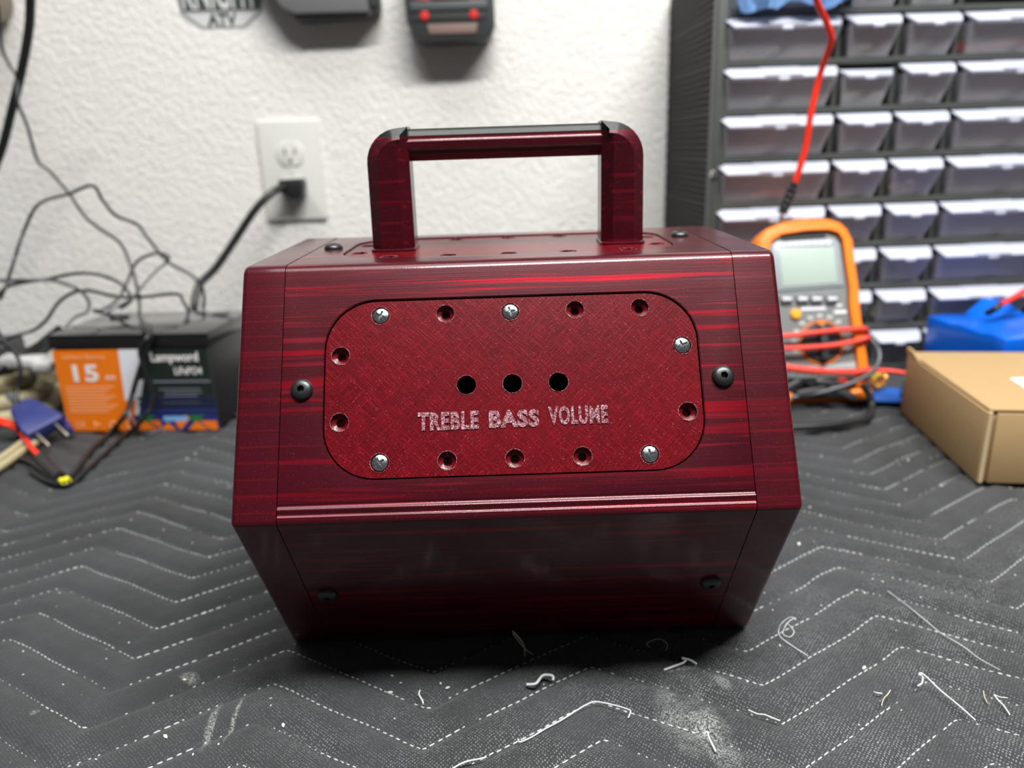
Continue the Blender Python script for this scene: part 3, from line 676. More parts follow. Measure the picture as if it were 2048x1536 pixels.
for i in range(9): box(g, (.003+.05*(.95-.1*(i % 3))/2+.004, -.0004, .044-i*.0031), (.05*(.95-.1*(i % 3)), .0002, .0009))
obj('fine_print', g, M_PALEO, L_o, smooth=False)
g = bmesh.new()
for i, x in enumerate((.20, .31, .42)):
    tube_into(g, [Vector((x*BW+.0035*math.cos(t), -.0004, .006+.0035*math.sin(t))) for t in np.linspace(0, 6.283, 4+i*4)[:-1]], .0006, 4, True)
obj('recycling_marks', g, M_PALEO, L_o, smooth=False)
onlab(fit(text_mesh('Lampword', .0125, .0001, 1.0, offset=.0003), .045, .0115), .785, .885, M_TEXTP, L_d)
onlab(fit(text_mesh('LiFePO4', .0092, .0001, 1.0, offset=.0001), .026, .0072), .86, .735, M_TEXTP, L_d)
g = bmesh.new(); box(g, (.8*BW, -.00045, .0485), (.055, .0002, .0012))
for i in range(5): box(g, ((.78+.02*(i % 2))*BW, -.00045, .041-i*.0033), (.04-.004*(i % 3), .0002, .0007))
obj('fine_print', g, mat('dim_ink', (.25, .26, .32), .5), L_d, smooth=False)
def strip(name, x0, x1, z0, z1, m_, lift=.0005):
    obj(name, boxb(((x0+x1)/2*BW, -lift, (z0+z1)/2*.08), ((x1-x0)*BW, .0003, (z1-z0)*.08)), m_, L_d, smooth=False)
strip('navy_stripe', .50, .995, .22, .27, M_NAVYP); strip('navy_stripe', .50, .995, .30, .35, mat('navy_print_dim', (.015, .02, .07), .4)); strip('navy_stripe', .50, .995, .38, .42, bpy.data.materials['navy_print_dim'])
strip('orange_strip', .455, .995, .0, .20, M_NAVYP, .00045); strip('blue_chip', .645, .80, .12, .18, M_LBLUEP, .0007)
for i, (pts, m_) in enumerate((([(.46, .01), (.52, .13), (.60, .01)], M_ORANGE), ([(.48, .19), (.54, .09), (.60, .19)], M_GREENP), ([(.62, .01), (.67, .10), (.72, .01)], M_ORANGE), ([(.75, .01), (.84, .19), (.79, .19), (.72, .10)], M_ORANGE),
                              ([(.80, .19), (.92, .19), (.86, .08)], M_GREENP), ([(.80, .01), (.86, .12), (.93, .01)], M_ORANGE), ([(.88, .12), (.995, .12), (.995, .01), (.95, .01)], M_ORANGE), ([(.62, .13), (.545, .12), (.63, .02)], M_ORANGE))):
    link('label_triangle', mesh(prism([(x*(BW-.003)+.0015, z*.08) for x, z in pts], -.0008-i*.00001, -.0003), smooth=False), m_, L_d)

# ------------------------------------------------------------------ loose cables on the left
def cable(pts, r, m_, label, name='thin_cable', cat='cable', per=8):
    P = []
    for p in pts:
        if len(p) == 3: x, y, Yd = p; q = at(x, y, Y=Yd) if Yd != 'T' else None
        if Yd == 'T': q = at(x, y, Z=r*.6); q.z = max(q.z, 0)+r*.4
        P.append(q)
    o = tube(name, P, r, m_, per=per, sides=8); tag(o, label, cat); return o
cable([(62, -40, .42), (61, 0, .43), (58, 58, .44), (44, 137, .45), (24, 219, .46), (0, 308, .47), (-40, 400, .48)], .0047, M_BLACK, 'thick black cable curving down the upper left of the wall', 'thick_cable')
cable([(-4, 10, .47), (0, 51, .47), (5, 99, .47), (19, 130, .47), (34, 157, .45), (36, 205, .44), (55, 253, .44), (75, 321, .44), (99, 342, .44), (137, 386, .43), (171, 434, .42), (205, 461, .41), (239, 485, .40), (260, 527, .39), (274, 574, .38), (279, 609, .36), (280, 635, .345), (294, 652, .29), (298, 668, .272), (292, 700, .266), (290, 728, .267)], .0016, M_BLACK2, 'thin black cable running from the thick cable down onto the battery')
cable([(0, 600, .30), (14, 565, .31), (27, 525, .33), (38, 490, .34), (51, 455, .35), (72, 414, .36), (103, 396, .37), (137, 388, .38), (185, 371, .39), (205, 400, .395), (232, 431, .40), (273, 448, .41), (297, 478, .41), (328, 516, .41), (345, 530, .41), (375, 546, .41), (398, 565, .41), (408, 590, .41), (406, 620, .41)], .00165, M_BLACK2, 'thin black cable arching highest across the white wall')
cable([(-30, 560, .33), (0, 561, .34), (47, 560, .34), (105, 561, .35), (141, 571, .35), (164, 584, .355), (178, 605, .355), (173, 624, .35), (150, 634, .34), (131, 655, .33)], .0017, M_GREYW, 'thin dark grey cable looping onto the left corner of the battery')
cable([(-20, 600, .34), (0, 586, .34), (23, 570, .345), (94, 558, .35), (152, 547, .355), (199, 550, .36), (234, 563, .36), (253, 579, .36), (262, 600, .355), (240, 618, .35)], .0017, M_BLACK2, 'thin black cable with a low wide arch above the battery')
cable([(-20, 700, .33), (0, 687, .33), (28, 673, .33), (70, 659, .34), (94, 638, .34), (117, 605, .35), (145, 586, .355), (176, 581, .36), (234, 593, .36), (281, 594, .36), (352, 588, .36), (366, 602, .355), (377, 626, .345), (370, 645, .325)], .0017, M_BLACK2, 'thin black cable rising from far left and crossing low behind the battery top')
cable([(333, 525, .40), (337, 514, .40), (316, 506, .39), (281, 518, .385), (265, 537, .38), (255, 563, .37), (234, 600, .355), (206, 619, .345), (188, 622, .34), (223, 631, .335), (245, 645, .32), (262, 654, .31)], .0015, M_BLACK2, 'thin black cable hooked in a small loop above the battery')
cable([(333, 525, .405), (305, 549, .39), (281, 577, .375), (262, 598, .36), (230, 615, .35), (210, 628, .34)], .0014, M_GREYW, 'short thin grey cable running diagonally above the battery')
cable([(283, 640, .33), (287, 655, .285), (297, 672, .27), (294, 690, .268), (283, 728, .268), (270, 770, .268), (262, 800, .268), (257, 819, .266), (243, 840, .262), (228, 858, 'T'), (205, 882, 'T'), (182, 903, 'T'), (158, 935, 'T'), (140, 956, 'T'), (118, 966, 'T'), (95, 952, 'T'), (81, 940, 'T'), (60, 926, 'T'), (33, 918, 'T'), (0, 920, 'T')], .0024, M_BLACK, 'thick-skinned black cable draped down the front of the battery to the yellow tip')
cable([(300, 650, .30), (296, 672, .268), (280, 700, .264), (288, 735, .264), (300, 765, .264), (308, 785, .264), (303, 813, .26), (285, 840, .256), (267, 858, 'T'), (228, 893, 'T'), (182, 935, 'T'), (147, 965, 'T'), (124, 972, 'T'), (90, 962, 'T'), (60, 940, 'T')], .0020, M_BLACK2, 'second black cable down the battery front, lying nearer the red case')
cable([(268, 790, .262), (259, 819, .262), (262, 842, .258), (272, 862, 'T'), (293, 869, 'T'), (320, 862, 'T'), (342, 852, 'T'), (365, 836, 'T'), (384, 826, 'T'), (410, 820, 'T'), (430, 822, 'T'), (466, 828, 'T'), (500, 836, 'T')], .0014, M_GREYW, 'thin grey cable running from the battery label towards the red case')
cable([(-10, 655, .30), (0, 669, .30), (13, 689, .295), (28, 704, .29), (38, 722, .285), (41, 748, .28), (36, 777, .275), (31, 809, .265), (33, 835, .255), (37, 860, .25), (38, 885, 'T'), (44, 905, 'T'), (60, 918, 'T'), (85, 930, 'T')], .0019, M_BLACK2, 'black cable falling past the blue plug at the far left')
cable([(120, 655, .33), (98, 672, .33), (75, 690, .325), (50, 705, .32), (20, 725, .31), (-10, 745, .30)], .003, M_BLACK, 'black cable lying beside the left end of the battery')

# khaki cord coil
pts = []
for k in range(4):
    cxp = at(20, 830+(-k*26), Z=.012)
Ck = at(30, 835, Z=0)
for k, (rad, z, sx) in enumerate(((.060, .0085, 1), (.056, .0225, 1.02), (.052, .036, .98))):
    pts += [Vector((Ck.x-.045+sx*rad*1.35*math.cos(t), Ck.y+.035+rad*1.1*math.sin(t), z+.003*math.sin(2*t+k))) for t in np.linspace(0, 2*math.pi*.93, 14)]
tag(tube('extension_cord', pts, .0088, M_KHAKI, per=5, sides=10), 'coiled khaki extension cord at the far left of the bench', 'cord')
for dy, lb in ((0, 'upper khaki cord strand slanting out beneath the red wires'), (16, 'lower khaki cord strand slanting out beneath the red wires')):
    tag(tube('khaki_cord', [at(74, 868+dy, Z=.005), at(45, 886+dy, Z=.005), at(15, 908+dy, Z=.005), at(-30, 938+dy, Z=.005)], .0036, M_KHAKI, per=6), lb, 'cord')
# power brick and white adapters
br = at(5, 720, Y=.33)
pa = empty('power_adapter', (br.x-.03, .345, 0), (0, 0, .2), 'dark grey power brick behind the khaki cord at the far left', 'adapter')
obj('shell', boxb((0, 0, .062), (.065, .05, .03), .004, 3), M_TBLACK, pa); obj('seam', boxb((0, 0, .062), (.0656, .0506, .001)), M_SLOT, pa)
box_ = obj('stand_block', boxb((0, .0, .0235), (.07, .05, .047), .003), M_BLACK, pa)
for i, (x, y, w_, lb) in enumerate(((48, 722, .040, 'small white adapter lying on the khaki cord left of the battery'), (88, 730, .018, 'tiny white connector lying against the battery left end'))):
    p = at(x, y, Y=.318); e = empty('white_adapter', p, (0, .1, .2), lb, 'adapter')
    obj('shell', boxb((0, 0, 0), (w_, .022, .012), .004, 3), mat('adapter_white', (.5, .5, .49), .4), e); obj('strain_relief', boxb((w_/2, 0, 0), (.01, .008, .006), .001), M_BLACK, e)
p = at(95, 690, Y=.335); o = obj('black_connector', boxb((0, 0, 0), (.045, .02, .012), .003, 2), M_TBLACK, mw=Matrix.Translation(p) @ Matrix.Rotation(-.5, 4, 'Y')); tag(o, 'black barrel connector leaning against the left end of the battery', 'connector')

# blue two-pin plug
bp0, bp1 = at(45, 815, Z=.030), at(95, 862, Z=.014)
ax = (bp1-bp0).normalized(); sd = ax.cross(Vector((0, -.35, 1))).normalized(); upv = sd.cross(ax)
BP = Matrix(((ax.x, sd.x, upv.x, 0), (ax.y, sd.y, upv.y, 0), (ax.z, sd.z, upv.z, 0), (0, 0, 0, 1))); BP.translation = (bp0+bp1)/2
bpl = empty('blue_plug', (0, 0, 0), label='dark blue two pin power plug lying left of the battery', cat='plug'); bpl.matrix_world = BP
obj('plug_body', prism([(-.024, -.007), (-.016, -.012), (.012, -.0165), (.020, -.0165), (.020, .0165), (.012, .0165), (-.016, .012), (-.024, .007)], -.0065, .0065, bev=.0018, axis='z'), M_BLUEPLUG, bpl)
for i in range(3): obj('grip_ridge', boxb((-.017+i*.0042, 0, .0062), (.0014, .021, .0022), .0005), M_BLUEPLUG, bpl)
for s_ in (-1, 1): obj('prong', boxb((.030, s_*.0085, 0), (.021, .0022, .0058), .0006), M_BRASS, bpl)
obj('cord_stub', boxb((-.034, 0, 0), (.024, .007, .006), .002), M_GREYW, bpl)
tag(tube('blue_wire', [at(108, 838, Z=.018), at(120, 833, Z=.016), at(128, 842, Z=.010), at(140, 862, Z=.006)], .0035, M_BLUEPLUG), 'short blue wire end showing behind the prongs of the blue plug', 'wire')
# red pair to yellow tip
rd = empty('red_lead', (0, 0, 0), label='thick red twin lead ending in a black sleeve with yellow tip', cat='lead')
for i, dz in enumerate((0, .0038)):
    P = [at(-20, 842-i*7, Z=.02), at(5, 848-i*7, Z=.018), at(30, 856-i*5, Z=.014), at(48, 875-i*3, Z=.010), at(62, 895, Z=.007+dz), at(86, 919, Z=.005+dz*.5)]
    tube('wire', P, .0024, M_REDW2, rd)
tube('sleeve', [at(82, 915, Z=.007), at(95, 932, Z=.006), at(115, 951, Z=.005), at(120, 955, Z=.005)], [.0050]*25, M_BLACK, rd, sides=12)
tp_ = at(130, 961, Z=.005); d_ = (at(136, 966, Z=.005)-at(118, 952, Z=.005)).normalized()
TM = Matrix.Translation(tp_) @ d_.to_track_quat('Z', 'Y').to_matrix().to_4x4()
bm = bmesh.new()
for s_ in (-1, 1): lathe(bm, [(.0011, .003), (.0020, .003), (.0022, -.003), (0, -.003)], 14, T(s_*.0019, 0, 0))
obj('yellow_tip', bm, M_YEL, rd, TM)

# ------------------------------------------------------------------ multimeter
mt = empty('multimeter', (.2885, .298, 0), (math.radians(-20), 0, math.radians(1)), 'grey multimeter in orange holster leaning against the drawer cabinet', 'multimeter')
mm = lambda L: [(a/1000, b/1000) for a, b in L]
outer = mm([(-50, 0), (-50, 60), (-47, 88), (-47, 120), (-49, 145), (-47, 160), (-38, 169), (-22, 175.5), (0, 177.5), (22, 177), (34, 173), (41, 166), (43.5, 155), (45, 130), (47, 105), (47, 85), (49, 60), (51, 40), (51, 20), (52, 0)])
inner = mm([(-39, 22), (-40, 60), (-38, 90), (-38, 120), (-39, 145), (-34, 157), (-24, 163), (0, 166), (22, 166), (31, 163), (35, 156), (37, 130), (39, 110), (38, 92), (40, 70), (42, 50), (43, 30), (42, 22)])
obj('case_back', prism([(x*.94, .004+z*.96) for x, z in outer], -.008, .018, bev=.003), M_MDARK, mt)
hol = boolean(mesh(prism(outer, -.016, .022, bev=.005, seg=3), False), [mesh(prism(inner, -.03, -.004), False), mesh(prism(mm([(-39, -5), (-39, 24), (40, 24), (40, -5)]), -.03, .0), False)])
hol.materials.clear(); link('holster', sharpen(hol, 40), M_HORANGE, mt)
obj('front_face', prism([(x*.985, .0015+z*.985) for x, z in inner if True], -.011, -.004, bev=.0015), M_MGREY, mt)
obj('top_strip', prism(mm([(-22, 161), (20, 163), (20, 159.5), (-24, 157)]), -.0125, -.010), M_MDARK, mt)
obj('screen_bezel', prism(mm([(-34, 150), (-30, 156), (28, 158), (33, 152), (35, 111), (-31, 108)]), -.0125, -.0105, bev=.0008), M_BEZEL, mt)
obj('screen', prism(mm([(-27, 149), (27, 149.5), (29, 114), (-25, 112)]), -.0131, -.0120, bev=.0003), M_SCREEN, mt)
g = bmesh.new()
for i in range(8): box(g, (-.022+i*.0062, -.0129, .1538), (.0052, .0010, .0040))
obj('maker_name', g, M_WHITEP, mt, smooth=False)
for i, x in enumerate((-26, -10.5, 3, 18, 32)):
    if i == 4: continue
    b_ = obj('button', boxb((x/1000+.004, -.0125, .100-.0005*i), (.012, .004, .0085), .0018, 2), mat('button_grey', (.10, .11, .115), .4) if i == 0 else bpy.data.materials['button_grey'], mt)
    g = bmesh.new(); box(g, (x/1000+.004, -.0147, .1005-.0005*i), (.009, .0004, .0028)); obj('button_print', g, M_WHITEP, b_, smooth=False)
g = bmesh.new(); box(g, (.004, -.0113, .0902), (.024, .0006, .0028)); box(g, (.029, -.0113, .0925), (.006, .0006, .0024)); box(g, (.030, -.0113, .0862), (.012, .0006, .0032)); obj('panel_print', g, M_WHITEP, mt, smooth=False)
lathe_obj('yellow_button', [(0, .004), (.0042, .0036), (.0052, .0018), (.0054, 0), (0, 0)], M_AMBER, mt, T(-.0135, -.0108, .0855) @ Matrix.Rotation(math.radians(90), 4, 'X'), n=20)
dial = lathe_obj('dial', [(0, .003), (.0175, .003), (.0195, .0015), (.0195, 0), (0, 0)], M_MDARK, mt, T(.010, -.011, .057) @ Matrix.Rotation(math.radians(90), 4, 'X'), n=36)
bm = bmesh.new(); tube_into(bm, [Vector((.0208*math.cos(t), .0208*math.sin(t), .0008)) for t in np.linspace(0, 6.2832, 41)[:-1]], .0009, 6, True); obj('dial_ring', bm, M_HORANGE, dial)
obj('dial_knob', boxb((0, 0, .006), (.0075, .034, .008), .002, 2), M_TBLACK, dial); obj('dial_pointer', prism(mm([(-6, 21), (6, 21), (0, 15)]), .0025, .0036, axis='z'), M_HORANGE, dial, smooth=False)
g = bmesh.new()
for i in range(11):
    t = math.radians(-15+i*21); box(g, (.010+.0262*math.cos(t), -.0113, .057+.0262*math.sin(t)), (.0052, .0006, .0030))
obj('range_marks', g, bpy.data.materials.get('dim_ink2') or mat('dim_ink2', (.55, .56, .56), .5), mt, smooth=False)
obj('silver_band', prism(mm([(-38, 33), (42, 31), (42, 38), (20, 36), (-10, 35), (-38, 41)]), -.0118, -.0105), mat('silver_print', (.42, .45, .46), .4), mt)
for i in range(4): lathe_obj('jack', [(.003, .004), (.0055, .004), (.006, 0), (0, 0)], [M_SLOT, M_SLOT, M_SLOT, M_TRED][i], mt, T(-.028+i*.019, -.006, .017) @ Matrix.Rotation(math.radians(90), 4, 'X'), n=16)
obj('holster_foot', boxb((.040, -.020, .006), (.022, .012, .011), .004, 3), M_HORANGE, mt)
obj('holster_foot', boxb((-.036, -.020, .006), (.022, .012, .011), .004, 3), M_HORANGE, mt)
MTM = Matrix.Translation((.2885, .298, 0)) @ Euler((math.radians(-20), 0, math.radians(1))).to_matrix().to_4x4()
ml = lambda x, y, z: MTM @ Vector((x/1000, y/1000, z/1000))
tag(tube('meter_lead', [ml(-58, 5, 62), ml(-54, -16, 66), ml(-30, -20, 64), ml(0, -21, 66), ml(30, -20, 68), ml(50, -18, 68), ml(57, 0, 65), ml(53, 18, 62), ml(10, 25, 60), ml(-40, 25, 56), ml(-56, 8, 54), ml(-52, -18, 53), ml(-20, -21, 52), ml(15, -21, 53), ml(42, -20, 57), ml(53, -18, 60), ml(58, 0, 55)], .0025, M_REDW, per=6), 'red test lead wound twice around the multimeter', 'test lead')
probe = empty('red_probe', (0, 0, 0), label='red test probe lying across the base of the multimeter', cat='probe')
tube('probe_handle', [ml(-45, -24, 36), ml(-15, -25, 31), ml(10, -25, 28), ml(35, -24, 27), ml(48, -23, 29)], [.003+.0012*(i % 2)*(i < 14) for i in range(33)], M_REDW, probe)
pw = [ml(48, -23, 29), ml(58, -20, 28), at(1712, 744, Y=.29), at(1745, 741, Y=.29), at(1780, 742, Y=.285), at(1812, 747, Y=.28)]
tube('wire', pw, .0022, M_REDW2, probe)
tag(tube('black_lead', [ml(50, -8, 60), ml(57, -14, 58), ml(62, -18, 46), ml(58, -22, 34), ml(46, -26, 24), ml(24, -28, 15), ml(0, -26, 9), ml(-30, -24, 5)], .0020, M_GREYW, per=7), 'thin grey black lead curving round the lower right of the multimeter', 'test lead')
for i, (a, b_) in enumerate(((-30, 14), (-8, 10), (10, 17), (22, 8))):
    tag(obj('banana_plug', boxb((0, 0, 0), (.028, .007, .007), .002), M_TBLACK if i % 2 else M_BLACK, mw=MTM @ T(a/1000, -.024, b_/1000) @ Matrix.Rotation(.3*(i-1.5), 4, 'Y')), ['leftmost black lead plug at the meter base', 'second black lead plug from left at the meter base', 'third black lead plug from left at the meter base', 'rightmost black lead plug at the meter base'][i], 'plug', 'black lead plugs at the meter base')
tag(tube('clip_lead', [at(1725, 770, Y=.27), at(1738, 790, Y=.268), at(1744, 815, Z=.006), at(1735, 836, Z=.005), at(1690, 846, Z=.005), at(1640, 852, Z=.005), at(1590, 855, Z=.005), at(1540, 858, Z=.005)], .0034, M_BLACK, per=7, sides=10), 'thick black cable looping on the blanket in front of the multimeter', 'cable')
# hanging red test lead with alligator-style tip hooked on the meter top
hl = empty('hanging_lead', (0, 0, 0), label='red wire hanging from above with black strain relief touching the meter top', cat='test lead')
Yh = .345
tube('wire', [at(1620, -60, Y=.30), at(1633, 0, Y=.31), at(1650, 38, Y=.32), at(1661, 67, Y=.325), at(1661, 89, Y=.33), at(1640, 149, Y=Yh), at(1622, 227, Y=Yh), at(1611, 295, Y=Yh), at(1590, 366, Y=Yh)], .0029, M_REDW2, hl, sides=10)
rl = spline([at(1590, 364, Y=Yh), at(1582, 385, Y=Yh), at(1572, 408, Y=Yh), at(1564, 427, Y=Yh)], 8)
bm = bmesh.new(); tube_into(bm, rl, [.0042+.0011*((i//2) % 2)-(.0012 if i < 6 else 0) for i in range(len(rl))], 12); obj('strain_relief', bm, M_BLACK, hl)
tube('metal_pin', [at(1565, 424, Y=Yh), at(1562, 436, Y=Yh), at(1560, 449, Y=Yh)], .0019, M_METAL, hl)

# ------------------------------------------------------------------ circuit board, blue pack, cardboard box
pb = at(1760, 800, Z=0)
pcb = empty('circuit_board', (pb.x+.018, pb.y+.004, 0), (0, 0, -.25), 'small blue circuit board with yellow coil between meter and cardboard box', 'circuit board')
obj('board', boxb((.006, -.006, .005), (.085, .042, .0016)), M_PCB, pcb)
tor = bmesh.new(); tube_into(tor, [Vector((0, .0060*math.cos(t), .0060*math.sin(t))) for t in np.linspace(0, 6.2832, 25)[:-1]], .0032, 10, True)
tr = obj('toroid', tor, M_TOROID, pcb, T(-.017, .004, .0165) @ Matrix.Rotation(math.radians(-60), 4, 'Z'))
g = bmesh.new()
for k in range(12):
    t = math.radians(30*k+10); c_ = Vector((0, .006*math.cos(t), .006*math.sin(t))); rd_ = c_.normalized()
    tube_into(g, [c_+(rd_*math.cos(a)+Vector((1, 0, 0))*math.sin(a))*.0037 for a in np.linspace(0, 6.283, 9)[:-1]], .0007, 5, True)
obj('coil_winding', g, M_COPPER, tr)
for x, y, s_, m_, nm in ((.012, .006, (.012, .010, .012), M_TEAL, 'terminal'), (.026, .004, (.012, .010, .014), M_TEAL, 'terminal'), (.004, -.012, (.008, .006, .004), M_TBLACK, 'chip'), (.018, -.012, (.009, .007, .007), M_LABEL, 'capacitor'), (.030, -.010, (.008, .008, .009), M_METAL, 'capacitor')):
    obj(nm, boxb((x, y, .0058+s_[2]/2), s_, .0008), m_, pcb)

PA = at(1855, 632, Z=.063); PB = at(2011, 677, Z=.063)
d1 = (PB-PA).normalized(); d2 = Vector((-d1.y, d1.x, 0)).normalized()
if d2.x < 0: d2 = -d2
PKM = Matrix(((d1.x, d2.x, 0, PA.x), (d1.y, d2.y, 0, PA.y), (0, 0, 1, 0), (0, 0, 0, 1)))
pk = empty('battery_pack', (0, 0, 0), label='bright blue shrink wrapped battery pack behind the cardboard box', cat='battery pack'); pk.matrix_world = PKM
PL = (PB-PA).length
bm = boxb((PL/2, .05, .0315), (PL, .10, .063), .002, 2)
bm.faces.ensure_lookup_table()
bmesh.ops.subdivide_edges(bm, edges=[e for e in bm.edges if e.calc_length() > .03], cuts=6, use_grid_fill=True)
for v in bm.verts:
    if v.co.z > .06: v.co.z += .0012*math.sin(v.co.x*160+v.co.y*90)
obj('wrap', bm, M_BLUEWRAP, pk)
tm = bmesh.new(); 
vs = [tm.verts.new(p) for p in ((.000, .045, .0625), (.030, .045, .064), (.030, .09, .064), (.0, .09, .0625), (.003, .062, .079), (.016, .075, .078))]
for f_ in ((0, 1, 4), (1, 5, 4), (1, 2, 5), (2, 3, 5), (3, 4, 5), (0, 4, 3), (0, 3, 2, 1)): tm.faces.new([vs[i] for i in f_])
obj('wrap_fold', tm, M_BLUEWRAP, pk)
inv = PKM.inverted()
def pl(x, y, Z_): return inv @ at(x, y, Z=Z_)
o = tube('pack_wire', [pl(1975, 626, .072), pl(1990, 618, .078), pl(2003, 606, .083)], .0035, M_BLACK, pk); tag(o, 'black sleeved lead end')
o = tube('pack_wire', [pl(2000, 610, .082), pl(2025, 598, .086), pl(2060, 580, .09)], .0022, M_REDW2, pk); tag(o, 'red lead')
o = tube('pack_wire', [pl(2002, 606, .084), pl(2028, 592, .088), pl(2060, 572, .093)], .0018, mat('pink_wire', (.6, .1, .12), .4), pk); tag(o, 'pinkish red lead')

HB = .0575
cb = empty('cardboard_box', (.3405, .1095, 0), (0, 0, math.radians(-8)), 'flat brown cardboard mailer box with white label at the right edge', 'box')
LX, LY = .24, .158
obj('tray', boxb((LX/2, LY/2+.0005, .0265), (LX-.002, LY-.002, .053), .0012), M_CARD, cb)
lid = bmesh.new(); box(lid, (LX/2, LY/2, HB-.0012), (LX, LY, .0022), .0008, 1); obj('lid', lid, M_CARD, cb)
obj('front_flap', boxb((LX/2+.002, -.0008, .0275), (LX-.006, .0018, .054), .0006), M_CARD, cb)
obj('side_flap', boxb((-.0008, LY/2, .0275), (.0018, LY-.001, .055), .0006), M_CARD, cb)
obj('tuck_tab', prism([(LY-.028, HB-.002), (LY+.003, HB-.002), (LY+.003, HB+.0035), (LY-.010, HB+.0028)], -.0016, .0008, axis='x'), M_CARD, cb)
# corner roll of the flap
lathe_obj('corner_edge', [(0, .0008), (.0016, .0008), (.0016, .055), (0, .055)], mat('pale_card_edge', (.62, .48, .28), .8), cb, T(.0006, -.0006, 0), n=10)
wl = [Vector(p) for p in (at(2019, 757, Z=HB), at(2070, 755, Z=HB), at(2075, 800, Z=HB), at(2046, 774, Z=HB))]
bm = bmesh.new(); CI = (Matrix.Translation((.3405, .1095, 0)) @ Matrix.Rotation(math.radians(-8), 4, 'Z')).inverted()
vb = [bm.verts.new((CI @ p)+Vector((0, 0, .0001))) for p in wl]; vt = [bm.verts.new((CI @ p)+Vector((0, 0, .0003))) for p in wl]
bm.faces.new(vb); bm.faces.new(vt[::-1]); [bm.faces.new((vb[i], vb[(i+1) % 4], vt[(i+1) % 4], vt[i])) for i in range(4)]
obj('paper_label', bm, M_LABEL, cb, smooth=False)

# ------------------------------------------------------------------ loose threads and lint
def thread(pts, r, m_, label, name='loose_thread'):
    P = []
    for x, y, h_ in pts:
        q = at(x, y, Z=h_); z = floor_z(q.x, q.y)
        q.z = max(q.z, z+r*.7); P.append(q)
    tag(tube(name, P, r*.62, m_, per=6, sides=6), label, 'thread')
thread([(1592, 1237, .012), (1580, 1235, .011), (1564, 1246, .008), (1557, 1262, .004), (1562, 1275, .002), (1585, 1292, .0), (1616, 1312, 0)], .00045, M_THREAD, 'curled white thread standing right of the case bottom corner')
thread([(1592, 1240, .006), (1585, 1238, .006), (1572, 1250, .004), (1566, 1268, .001), (1580, 1274, .0), (1588, 1264, .001), (1580, 1252, .003), (1572, 1246, .004)], .00045, M_THREAD, 'small knot of white thread inside the curled one')
thread([(1025, 1262, .018), (1038, 1275, .014), (1048, 1292, .007), (1050, 1312, .0)], .0004, M_THREAD2, 'beige looped thread in front of the case bottom edge')
thread([(1025, 1266, .012), (1042, 1288, .006), (1055, 1302, .002), (1066, 1308, 0)], .0004, M_THREAD2, 'second beige thread strand beside the looped one')
thread([(1300, 1294, 0), (1293, 1288, .002), (1302, 1282, .004), (1320, 1278, .005), (1334, 1288, .003), (1332, 1302, 0)], .0003, M_THREAD2, 'faint looped thread under the front right of the case')
thread([(1053, 1369, 0), (1072, 1367, .0005), (1086, 1351, .001), (1105, 1352, .001), (1106, 1361, 0)], .0011, M_THREAD, 'thick white thread scrap lying below the case centre')
thread([(840, 1381, 0), (838, 1389, .0005), (845, 1402, 0), (846, 1408, 0)], .0007, M_THREAD, 'short white thread scrap lower left of centre')
thread([(1036, 1478, .0), (1040, 1484, 0), (1062, 1475, 0), (1090, 1458, 0), (1120, 1442, 0), (1150, 1423, 0), (1178, 1407, 0), (1195, 1404, 0), (1230, 1411, .0005), (1256, 1419, .001), (1261, 1424, .001), (1256, 1436, 0)], .0006, M_THREAD, 'long pulled white thread along a zigzag peak below the case')
thread([(905, 1537, 0), (930, 1524, 0), (958, 1518, .0005), (970, 1515, .001), (972, 1512, .001)], .0006, M_THREAD, 'white thread end at the bottom centre edge')
thread([(1835, 1372, 0), (1844, 1366, .001), (1845, 1352, .002), (1838, 1350, .003), (1846, 1348, .003), (1880, 1380, .0025), (1920, 1413, .001), (1951, 1441, 0)], .00065, M_THREAD, 'long straight white thread at the lower right')
thread([(1328, 1340, 0), (1350, 1332, .001), (1366, 1326, .001), (1372, 1320, .002), (1364, 1316, .003), (1380, 1320, .002), (1393, 1328, 0)], .0009, M_THREAD, 'thick white thread scrap above the dusty smear')
thread([(1988, 1390, .001), (1998, 1402, .0005), (2008, 1412, .001), (2020, 1430, .0)], .0005, M_THREAD, 'short kinked white thread near the right edge')
thread([(1988, 1389, .001), (2000, 1394, .001), (2015, 1396, 0)], .0004, M_THREAD, 'tiny white thread branching beside the kinked one')
thread([(1967, 1382, 0), (1969, 1394, 0), (1975, 1406, 0)], .0004, M_THREAD2, 'tiny cream thread left of the kinked one')
thread([(1748, 1384, 0), (1756, 1386, .0005), (1764, 1387, 0)], .0005, M_THREAD, 'tiny white thread at the lower right beside a stitch line')
thread([(1781, 1380, .002), (1776, 1388, .001), (1767, 1398, .0005), (1763, 1412, 0)], .0004, M_THREAD2, 'wavy cream thread crossing a stitch line at the lower right')
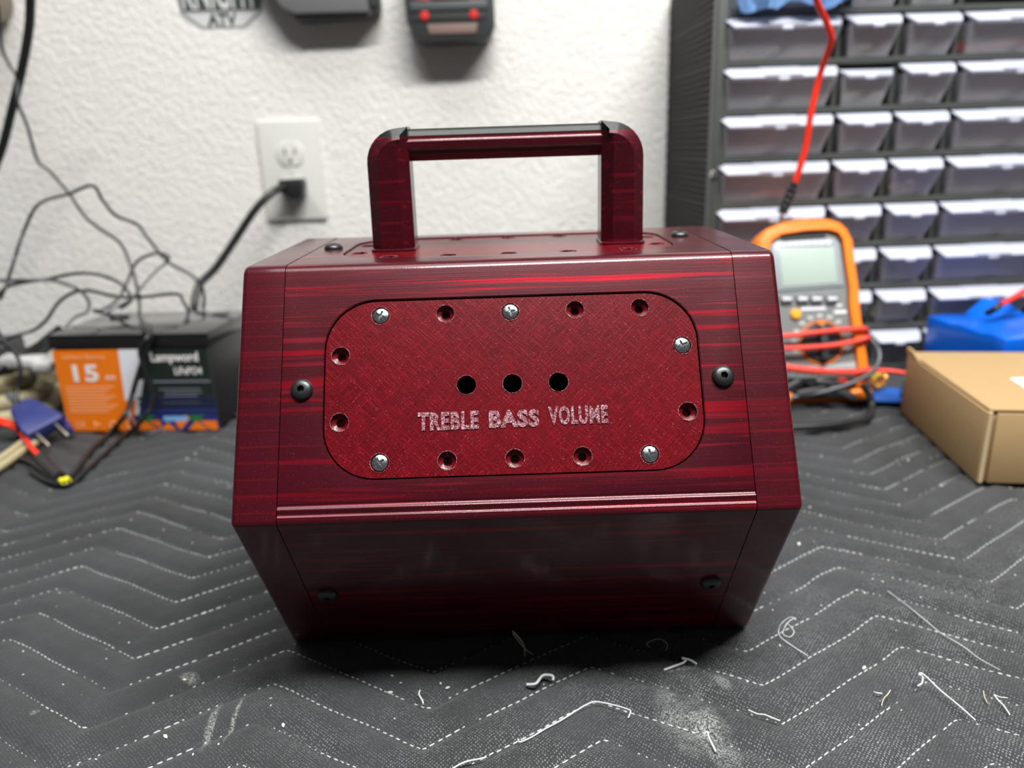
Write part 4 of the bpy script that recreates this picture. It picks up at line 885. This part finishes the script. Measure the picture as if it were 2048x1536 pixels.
thread([(1775, 1182, .0), (1800, 1200, .0005), (1850, 1240, .001), (1880, 1265, .0005), (1925, 1292, .001), (1960, 1318, 0), (2000, 1340, 0)], .00045, M_DKTHREAD, 'long thin grey fibre lying along the crease at the right')
thread([(1497, 1420, 0), (1515, 1428, .0005), (1530, 1430, .001), (1560, 1442, 0)], .0006, M_THREAD, 'pale frayed thread at the lower middle right')
thread([(1408, 1468, .001), (1415, 1464, .002), (1418, 1476, .001), (1432, 1504, 0)], .0008, M_THREAD, 'frayed white thread beside the dusty smear')
# crumbs of lint scattered over the blanket
bm = bmesh.new()
crumbs = [(1816, 920, .0016), (1755, 966, .0013), (1812, 976, .0013), (1885, 962, .0014), (1643, 905, .0018), (1799, 1001, .001), (1620, 1012, .0012), (1641, 1030, .0012), (1598, 1086, .0022), (1730, 1177, .0012), (1745, 1160, .0008), (1730, 1322, .0018), (330, 1468, .0018), (408, 1221, .0016), (134, 1133, .0007), (212, 1315, .0007), (390, 904, .0016), (374, 914, .0014), (126, 1368, .0007), (46, 1348, .0007), (368, 1354, .0013), (541, 1393, .0007), (541, 1407, .0007), (565, 1440, .0016), (779, 1370, .0016), (784, 1347, .001), (801, 1360, .0008), (881, 1363, .001), (895, 1370, .0014), (190, 1511, .0008), (385, 1503, .0009), (1455, 1205, .001), (1560, 1290, .001), (1850, 1163, .0008), (1765, 1165, .0009)]
for x, y, s_ in crumbs:
    q = at(x, y, Z=0); r_ = bmesh.ops.create_icosphere(bm, subdivisions=1, radius=s_*.7, matrix=Matrix.Translation((q.x, q.y, floor_z(q.x, q.y)+s_*.3)) @ Matrix.Rotation(random.uniform(0, 3), 4, 'Z') @ Matrix.Diagonal((1.4, .7, .5, 1)))
for _ in range(260):
    x, y = random.uniform(-.45, .42), random.uniform(-.25, .30); s_ = random.uniform(.0002, .0006)
    if abs(x) < .13 and abs(y) < .07: continue
    bmesh.ops.create_icosphere(bm, subdivisions=1, radius=s_, matrix=Matrix.Translation((x, y, floor_z(x, y)+s_*.4)))
tag(obj('lint', bm, mat('lint_fluff', (.6, .58, .5), .9)), 'pale specks of lint and crumbs scattered over the black blanket', 'lint', kind='stuff')
